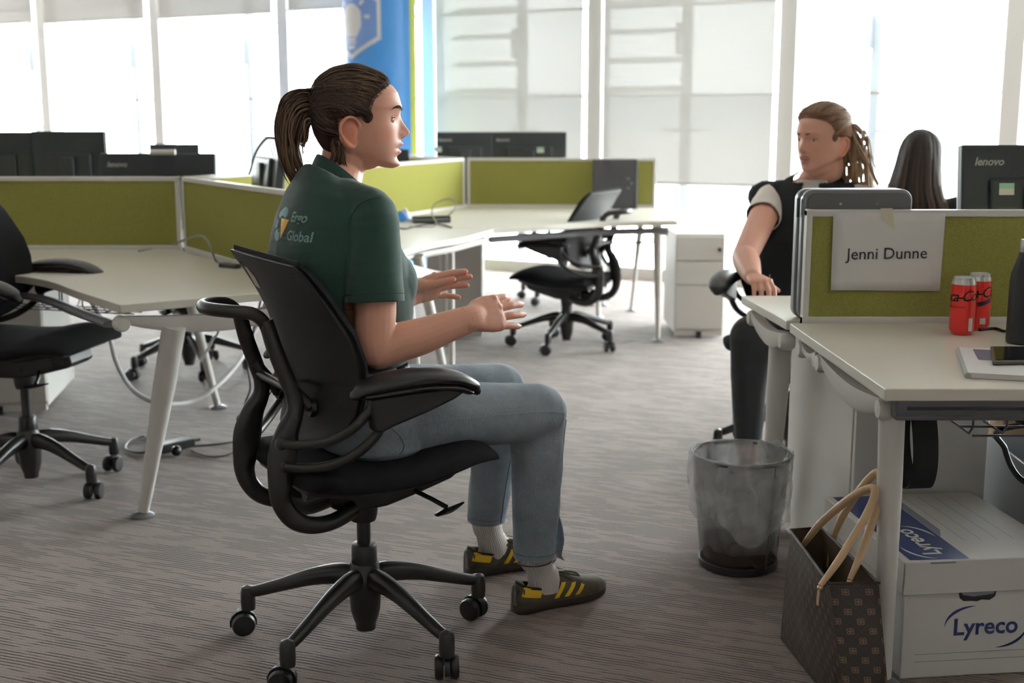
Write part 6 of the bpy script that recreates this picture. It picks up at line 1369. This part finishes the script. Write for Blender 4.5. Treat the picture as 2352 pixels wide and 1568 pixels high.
for k in range(230):
    f = r2.random(); sd_ = r2.normal(0, 1); ex = 1 - .22 * r2.random() ** 2; ln_f = 1 if f < .75 else .82 - .3 * r2.random(); pts = []
    for i in range(8):
        a, b = np.array(O_[i]), np.array(I_[i]); g = f + .05 * math.sin(i * 1.3 + k); q = a * (1 - g) + b * g; wdt = .030 * math.sin(math.pi * min(1, .12 + i / 9)) * (1 - .4 * i / 8); pts.append(X1((q[0] * 1 + r2.normal(0, .0012), .95 * wdt * np.clip(sd_, -1.6, 1.6) * .62, q[1] * (1 if i < 6 else ex))))
    nk = max(4, int(round(8 * ln_f))); pts = pts[:nk]
    lt = r2.random() ** 1.8; b0 = DK * (1 - lt * .5) + LT * lt * .5; b1 = DK * (.75 - lt * .6) + LT * (.25 + lt * .75)
    rb = .0016 + .0024 * r2.random(); S.add(pts, [rb * .8] + [rb] * (nk - 3) + [rb * .6, .0003], b0, b1, n=5, sm=4, flat=.7)
for k in range(60):                                                        # loose strands behind the ear down to the collar
    y0 = -(.046 + .012 * r2.random()); f = r2.random(); p0 = (-.050 + .028 * f, y0, -.010 - .03 * r2.random()); p3 = (-.040 + .034 * f + r2.normal(0, .002), y0 + .010, -.088 - .012 * r2.random())
    pts = [X1(p0), X1((p0[0] + .004, y0 - .004, -.045)), X1((p3[0] - .010, y0 + .002, -.065)), X1(p3)]; lt = r2.random(); S.add(pts, [.001, .0018, .0015, .0003], DK * (1 - lt * .4) + LT * lt * .4, DK * (1 - lt) + LT * lt, n=5, sm=4)
for k in range(16):                                                        # flyaways
    f = r2.random(); a = np.array(O_[1]) * (1 - f) + np.array(O_[4]) * f; q0 = X1((-.082, r2.normal(0, .01), .07)); q1 = X1((a[0] - .006 - .010 * r2.random(), r2.normal(0, .015), a[1] + .006)); q2 = X1((a[0] - .012 * r2.random(), r2.normal(0, .02), a[1] - .07)); S.add([q0, q1, q2], [.0004, .0004, .0002], LT * .6, LT, n=4, sm=5)
pt = S.build('ponytail', 'hair_brown', w1)
tie = MB(); tie.tube([X1((-.083 - .004 * abs(math.sin(a)), .024 * math.cos(a), .056 + .026 * math.sin(a))) for a in [2 * math.pi * k / 24 for k in range(25)]], .0065, 8, cap=False); tie.build('hair_tie', 'lash', pt)
# ================================================================ the woman in the black vest
A2 = R_(247); F2 = Vector((math.cos(A2), math.sin(A2), 0)); L2v = Vector((-math.sin(A2), math.cos(A2), 0)); C2 = Vector((1.10, 4.47, 0))
def T2(x, y, z): return C2 + F2 * x + L2v * y + Vector((0, 0, z))
w2 = thing('person', 'seated woman with auburn hair in a black vest over a white t-shirt', 'person', C2)
h2 = PY(1893, 338, 4.44); X2, L2, _ = frame_X(h2, R_(216), R_(-3), 0, 1.06)
RS2, RE2, RW2 = T2(-.01, -.150, .972), PY(1710, 590, 4.12), Vector((.775, 3.90, .752)); LS2, LE2, LW2 = T2(-.01, .175, .985), T2(.06, .24, .77), T2(.30, .12, .755)
RH2, RK2, RA2 = T2(.0, -.09, .50), T2(.40, -.13, .51), T2(.42, -.12, .085); LH2, LK2, LA2 = T2(.0, .09, .50), T2(.40, .12, .51), T2(.40, .12, .085)
TO2 = [(.44, .01, .165, .12), (.50, .005, .175, .125), (.58, .0, .165, .12), (.66, -.005, .16, .12), (.74, -.005, .165, .125), (.82, .0, .17, .13), (.90, -.01, .175, .12), (.95, -.015, .170, .105), (.99, -.02, .15, .09), (1.02, -.02, .11, .075), (1.04, -.018, .075, .065)]
mb = MB(); head_mesh(mb, X2, jaw=1.10)
mb.tube([T2(-.02, 0, .96), T2(-.015, 0, 1.03), X2((-.018, 0, -.08)), X2((-.01, 0, -.03)), X2((-.005, 0, .01))], [.07, .060, .056, .056, .05], 22, smooth=5); mb.ball(X2((.035, 0, -.066)), (.048, .042, .028), 16)
mb.loft([ering(T2(x, 0, z), F2, L2v, hd - .015, hw - .015, 36, 2.2) for z, x, hw, hd in TO2])
for S_, E_, W_ in ((RS2, RE2, RW2), (LS2, LE2, LW2)): mb.tube([S_, S_.lerp(E_, .5), E_], [.052, .050, .043], 18, smooth=4, round_end=True); mb.tube([E_, E_.lerp(W_, .3), E_.lerp(W_, .7), W_], [.043, .045, .036, .029], 18, smooth=4, round_end=True)
for H_, K_, A_ in ((RH2, RK2, RA2), (LH2, LK2, LA2)):
    mb.tube([H_, K_], [.075, .055], 16, round_end=True); mb.tube([K_, K_.lerp(A_, .4), A_], [.055, .050, .034], 16, smooth=3, round_end=True); mb.tube([A_ + V2(0, 0, -.04), A_ + F2 * .10 + V2(0, 0, -.05)], [.03, .024], 12, round_end=True)
hand(mb, RW2, (.10, -.5, -.06), (0, 0, -1), (1, 0, 0), [(30, 35, 20), (30, 35, 20), (32, 35, 20), (35, 35, 20)], sc=.95, thumb=(.7, .5, .3)); hand(mb, LW2, F2 * .9 - L2v * .3, (0, 0, -1), -L2v, [(20, 25, 15)] * 4, sc=.95)
b2 = remeshed(mb, .0036, 3, .45); co = coords(b2); SK2 = np.array((.56, .30, .225)); col = np.tile(SK2, (len(co), 1)); m_ = co[:, 2] > h2.z - .1; col[m_] = face_colors(L2(co)[m_], SK2, np.array((.45, .17, .155))); setcol(b2, col); bo2 = obj_from(b2, 'body', 'skin', w2)
eyes(bo2, X2, 'iris_dark', M.setdefault('brow_auburn', mat('auburn brow hair', (.10, .055, .035), .95, spec=.03)), look=(1, 0, 0), open_=.0054, brow_r=.0036)
VEST = mat('black vest cloth', (.012, .013, .016), .85, bump=.3, nscale=500, spec=.3); TEE = mat('white cotton', (.70, .66, .62), .9, bump=.2, nscale=400)
mb = MB(); mb.loft([ering(T2(x, 0, z), F2, L2v, hd + .006, hw + .002, 36, 2.2) for z, x, hw, hd in TO2 if z > .6]); SD2 = (RE2 - RS2).normalized(); mb.tube([RS2 + L2v * .03, RS2, RS2 + SD2 * .185], [.045, .052, .062], 22, smooth=3); SL2 = (LE2 - LS2).normalized(); mb.tube([LS2 - L2v * .03, LS2, LS2 + SL2 * .185], [.045, .052, .062], 22, smooth=3)
tee = remeshed(mb, .006, 5, .5); e2, e3 = RS2 + SD2 * .185, LS2 + SL2 * .185
cut_open(tee, [lambda c, n: (c - e2).dot(SD2) > -.004 and (c - e2).length < .09 and n.dot(SD2) > .4, lambda c, n: (c - e3).dot(SL2) > -.004 and (c - e3).length < .09 and n.dot(SL2) > .4, lambda c, n: n.z > .6 and c.z > 1.02])
wrinkle(tee, .006, 12, (1, 1, .6), 4.0); to = obj_from(tee, 't_shirt', TEE, w2); to.modifiers.new('s', 'SOLIDIFY').thickness = .002
mb = MB(); mb.loft([ering(T2(x, 0, z), F2, L2v, hd + .020, hw + .040, 40, 2.4) for z, x, hw, hd in TO2 if z > .5 and z < 1.0] + [ering(T2(-.022, 0, 1.022), F2, L2v, .092, .165, 40, 2.2), ering(T2(-.024, 0, 1.040), F2, L2v, .076, .10, 40, 2.2)])
for s in (-1, 1): mb.ball(T2(.075, s * .075, .82), (.065, .065, .065), 16); mb.tube([T2(-.03, s * .08, 1.012), T2(-.02, s * .15, .998), T2(-.012, s * .196, .965)], [.033, .043, .050], 16, smooth=4, round_end=True)
vest = remeshed(mb, .005, 6, .5)
cut_open(vest, [lambda c, n: n.z > .6 and c.z > 1.025, lambda c, n: abs((c - T2(0, 0, c.z)).dot(L2v)) < .030 * min(1, (c.z - .86) / .1) and (c - C2).dot(F2) > .04 and c.z > .87]); wrinkle(vest, .006, 9, (1, 1, .6), 6.0); vbv = bvh_of(vest); vo = obj_from(vest, 'vest', VEST, w2); vo.modifiers.new('s', 'SOLIDIFY').thickness = .004
for s in (-1, 1):
    mb = MB(); pts = [T2(-.055, s * .055, 1.066), T2(.0, s * .072, 1.050), T2(.06, s * .062, .99), T2(.095, s * .035, .90)]
    q = smooth_path([list(p) for p in pts], 6); mb.loft([[Vector(p), Vector(p) + L2v * (s * .036) + V2(0, 0, -.022) + F2 * .012, Vector(p) + L2v * (s * .034) + V2(0, 0, -.028) + F2 * .006, Vector(p) + V2(0, 0, -.006)] for p in q]); mb.build('lapel', VEST, vo, smooth=50)
# shoulder flap and gold button on her right side
fl = [T2(.0, -.232, .915), T2(.07, -.20, .91), T2(.125, -.13, .90)]; mb = MB(); mb.loft([[p + V2(0, 0, .02), p + F2 * .012, p + V2(0, 0, -.022), p - F2 * .012] for p in fl]); mb.build('pocket_flap', VEST, vo, smooth=50)
hg = vbv.ray_cast(Vector((0, 0, CAMH)), ray(1766, 499).normalized())[0]; g = (hg if hg is not None else PY(1766, 499, 4.3)) + V2(0, -.012, 0); MB().lathe([(.001, 0), (.011, 0), (.0125, .003), (.009, .006), (.001, .006)], g, 18, axis=(-.2, -1, 0)).build('button', 'gold_metal' if 'gold_metal' in M else M.setdefault('gold_metal', mat('gold button', (.62, .42, .18), .3, 1)), vo)
TR = mat('black trousers', (.010, .011, .013), .85, bump=.25, nscale=400)
mb = MB(); mb.loft([ering(T2(x, 0, z), F2, L2v, hd, hw, 36, 2.3) for z, x, hw, hd in ((.445, .02, .15, .11), (.47, .01, .185, .14), (.54, .0, .19, .14), (.62, .0, .172, .128))])
for H_, K_, A_ in ((RH2, RK2, RA2), (LH2, LK2, LA2)): mb.tube([H_, H_.lerp(K_, .5), K_], [.092, .082, .070], 22, smooth=4, round_end=True); mb.tube([K_, K_.lerp(A_, .4), A_ + V2(0, 0, .05)], [.069, .060, .046], 22, smooth=4)
tr = remeshed(mb, .006, 5, .5); wrinkle(tr, .006, 10, (1, 1, .7), 9.0); obj_from(tr, 'trousers', TR, w2)
for A_ in (RA2, LA2):
    f = (F2 * .9 + L2v * -.3).normalized(); mb = MB(); mb.tube([A_ - f * .045 + V2(0, 0, -.05), A_ + V2(0, 0, -.045), A_ + f * .08 + V2(0, 0, -.052), A_ + f * .17 + V2(0, 0, -.062)], [.030, .038, .042, .022], 18, flat=[1, .95, .7, .7], up=(0, 0, 1), smooth=4, round_end=True); mb.build('shoe', mat('dark olive shoe', (.045, .05, .038), .6), w2)
M['hair_auburn'] = hair_mat('auburn hair', None, None); D2, T2c = np.array((.13, .065, .040)), np.array((.50, .34, .19))
cap2, cb2 = hair_cap(X2, hairline, lambda x, y, z: hair_off(x, y, z) + .006, D2, 'hair', w2, 'hair_auburn')
S = Strands(); r2 = np.random.default_rng(15); ctr2 = X2((0, 0, .035))
for k in range(150):
    sgn = 1 if r2.random() < .6 else -1; q = smooth_path([list(h) for h in HLs], 6); i = int(r2.random() * (len(q) - 1)); x0, z0 = q[i]; y0 = sgn * float(np.interp(z0, [.03, .06, .09, .105], [.062, .060, .040, .02 * r2.random()])); a_, b_ = Vector((x0, y0, z0)), Vector((-.072 + r2.normal(0, .004), sgn * .012 + r2.normal(0, .008), .075 + r2.normal(0, .012))); pts = []
    for i in range(8):
        f = i / 7; p = a_.lerp(b_, f); p.y += sgn * .058 * math.sin(math.pi * f); p.z += .03 * math.sin(math.pi * f); d = (X2(p) - ctr2).normalized(); h = cb2.ray_cast(ctr2 + d * .17, -d, .17); pts.append((h[0] if h[0] is not None else X2(p)) + d * (.001 + .003 * r2.random()))
    l_ = r2.random() ** 2; S.add(pts, [.0008] + [.0022 + .0015 * r2.random()] * 6 + [.001], D2 * (1 - l_ * .6) + T2c * l_ * .6, D2 * (1 - l_ * .5) + T2c * l_ * .5, sm=3, flat=.5)
for k in range(90):
    y0 = r2.normal(0, .032); x0 = .098 - 8 * y0 * y0; pts = []
    for i in range(8):
        f = i / 7; p = Vector((x0 * (1 - f) - .072 * f, y0 * (1 + .5 * math.sin(math.pi * f)) * (1 - .55 * f), .102 * (1 - f) + .08 * f + .055 * math.sin(math.pi * f))); d = (X2(p) - ctr2).normalized(); h = cb2.ray_cast(ctr2 + d * .17, -d, .17); pts.append((h[0] if h[0] is not None else X2(p)) + d * (.001 + .003 * r2.random()))
    l_ = r2.random() ** 1.6; S.add(pts, [.0006] + [.0024 + .0016 * r2.random()] * 6 + [.001], D2 * (1 - l_ * .5) + T2c * l_ * .5, D2 * (1 - l_ * .5) + T2c * l_ * .5, sm=3, flat=.5)
S.build('hair_strands', 'hair_auburn', cap2)
S = Strands()
for k in range(170):
    f = r2.random(); wv = r2.uniform(0, 6.28); yy0 = r2.normal(.012, .022); pts = [X2((-.075, yy0 * .3, .080 + .03 * (f - .5)))]
    for i, (ox, oz) in enumerate(((-.105, .07), (-.118, .03), (-.112, -.02), (-.108, -.07), (-.10, -.12), (-.092, -.155))): pts.append(X2((ox + .050 * f + .010 * math.sin(wv + i * 1.6), yy0 * (1 + .25 * i) + .010 * math.cos(wv + i * 1.5) + .012 * i, oz + r2.normal(0, .003))))
    n_ = 5 + int(r2.random() * 3); pts = pts[:n_]; l_ = r2.random(); rb = .0026 + .002 * r2.random(); S.add(pts, [rb * .7] + [rb] * (len(pts) - 2) + [.0005], D2 * (1 - l_ * .3) + T2c * l_ * .3, D2 * (.5 - .5 * l_) + T2c * (.5 + .5 * l_), sm=4, flat=.6)
S.build('ponytail', 'hair_auburn', w2)
pen = MB().tube([PY(1760, 668, 3.84), PY(1768, 630, 3.86)], .003, 8); tag(pen.build('pen', 'dark_cable', None, loc=PY(1760, 668, 3.84)), 'thin black pen upright in the vest woman\'s hand', 'pen')
# ================================================================ the long-haired woman at the back
A3 = R_(64); F3 = Vector((math.cos(A3), math.sin(A3), 0)); L3 = Vector((-math.sin(A3), math.cos(A3), 0)); C3 = Vector((1.655, 5.02, 0))
def T3(x, y, z): return C3 + F3 * x + L3 * y + Vector((0, 0, z))
w3 = thing('person', 'woman seen from behind with long dark hair and a black top', 'person', C3)
h3 = PY(2112, 384, 5.02); X3, L3h, _ = frame_X(h3, A3 - .15, R_(-8))
TO3 = [(.40, .01, .16, .12), (.46, .0, .175, .13), (.56, -.01, .16, .118), (.66, -.02, .15, .11), (.76, -.02, .155, .115), (.84, -.025, .16, .11), (.89, -.03, .155, .10), (.925, -.03, .13, .085), (.95, -.028, .09, .07)]
RS3, LS3 = T3(-.03, -.165, .885), T3(-.03, .165, .885)
mb = MB(); head_mesh(mb, X3, nz=60, na=80); mb.tube([T3(-.03, 0, .90), T3(-.025, 0, .95), X3((-.018, 0, -.07)), X3((-.005, 0, .0))], [.06, .052, .05, .05], 18, smooth=4); mb.loft([ering(T3(x, 0, z), F3, L3, hd - .012, hw - .012, 30) for z, x, hw, hd in TO3])
EN3 = []
for s, S_ in ((-1, RS3), (1, LS3)):
    E_ = T3(.08, s * .21, .66); W_ = T3(.30, s * .12, .66); mb.tube([S_, S_.lerp(E_, .5), E_], [.047, .045, .038], 16, smooth=3, round_end=True); mb.tube([E_, W_], [.038, .026], 14, round_end=True); hand(mb, W_, F3, (0, 0, -1), L3 * -s, [(20, 20, 15)] * 4, sc=.9)
    H_, K_, A_ = T3(.0, s * .09, .47), T3(.40, s * .11, .47), T3(.38, s * .11, .07); mb.tube([H_, K_], [.07, .055], 14, round_end=True); mb.tube([K_, A_], [.05, .034], 14, round_end=True); mb.tube([A_ + V2(0, 0, -.03), A_ + F3 * .12 + V2(0, 0, -.045)], [.03, .02], 10, round_end=True); EN3.append((s, S_, E_, H_, K_, A_))
b3 = remeshed(mb, .005, 3, .45); setcol(b3, np.tile(SKIN * .9, (len(b3.vertices), 1))); obj_from(b3, 'body', 'skin', w3)
mb = MB(); mb.loft([ering(T3(x, 0, z), F3, L3, hd + .008, hw + .008, 32) for z, x, hw, hd in TO3 if z > .5])
for s, S_, E_, H_, K_, A_ in EN3: mb.tube([S_ - L3 * s * .04, S_, S_.lerp(E_, .55)], [.045, .056, .056], 18, smooth=3)
tp = remeshed(mb, .007, 5, .5); wrinkle(tp, .005, 10, (1, 1, .6), 2.0); obj_from(tp, 'black_top', VEST, w3)
mb = MB(); mb.loft([ering(T3(x, 0, z), F3, L3, hd, hw, 30) for z, x, hw, hd in ((.41, .02, .15, .11), (.44, .01, .18, .14), (.52, .0, .18, .135), (.60, -.01, .165, .125))])
for s, S_, E_, H_, K_, A_ in EN3: mb.tube([H_, K_], [.088, .07], 18, round_end=True); mb.tube([K_, A_ + V2(0, 0, .04)], [.066, .045], 18)
obj_from(remeshed(mb, .008, 4, .5), 'trousers', TR, w3)
for s, S_, E_, H_, K_, A_ in EN3: MB().tube([A_ - F3 * .04 + V2(0, 0, -.035), A_ + F3 * .07 + V2(0, 0, -.04), A_ + F3 * .17 + V2(0, 0, -.05)], [.028, .04, .022], 16, flat=.75, up=(0, 0, 1), smooth=4, round_end=True).build('shoe', 'black_plastic', w3)
M['hair_dark'] = hair_mat('dark brown hair', None, None); D3, T3c = np.array((.012, .008, .008)), np.array((.10, .055, .036))
mb = MB(); rr_ = [(.152, .010, .008, -.012), (.145, .038, .028, -.008), (.128, .068, .052, .0), (.10, .086, .070, -.002), (.06, .096, .080, -.006), (.01, .098, .086, -.014), (-.04, .096, .094, -.022), (-.09, .088, .106, -.034), (-.13, .080, .122, -.044), (-.17, .07, .140, -.05), (-.21, .05, .135, -.055)]
n_ = 48; rings = []
for z, hd, hw, xo in rr_: rings.append([X3((xo + hd * math.cos(a) * (1 if math.cos(a) < 0 else (.55 if z < .08 else .9)), hw * math.sin(a), z)) for a in [2 * math.pi * k / n_ for k in range(n_)]])
mb.loft(rings); me = remeshed(mb, .006, 4, .5); wrinkle(me, .008, 14, (1.6, 1.6, .2), 3.3); setcol(me, np.tile(D3 * 1.3, (len(me.vertices), 1))); hbv = bvh_of(me); ho = obj_from(me, 'long_hair', 'hair_dark', w3)
S = Strands()
for k in range(240):
    a = math.pi + r2.normal(0, 1.0); pts = []
    for z, hd, hw, xo in rr_[1:]:
        p = X3((xo + (hd + .003) * math.cos(a) * (1 if math.cos(a) < 0 else .6), (hw + .003) * math.sin(a), z + r2.normal(0, .002))); q, nn, _, _ = hbv.find_nearest(p); pts.append(q + nn * .002)
    l_ = r2.random() ** 2 * (1.5 if abs(a - math.pi) > 1.1 else .7); S.add(pts, [.001] + [.0025 + .002 * r2.random()] * (len(pts) - 2) + [.0008], D3, D3 * (1 - min(1, l_)) + T3c * min(1, l_) * 1.3, sm=2, flat=.5)
S.build('hair_strands', 'hair_dark', ho)
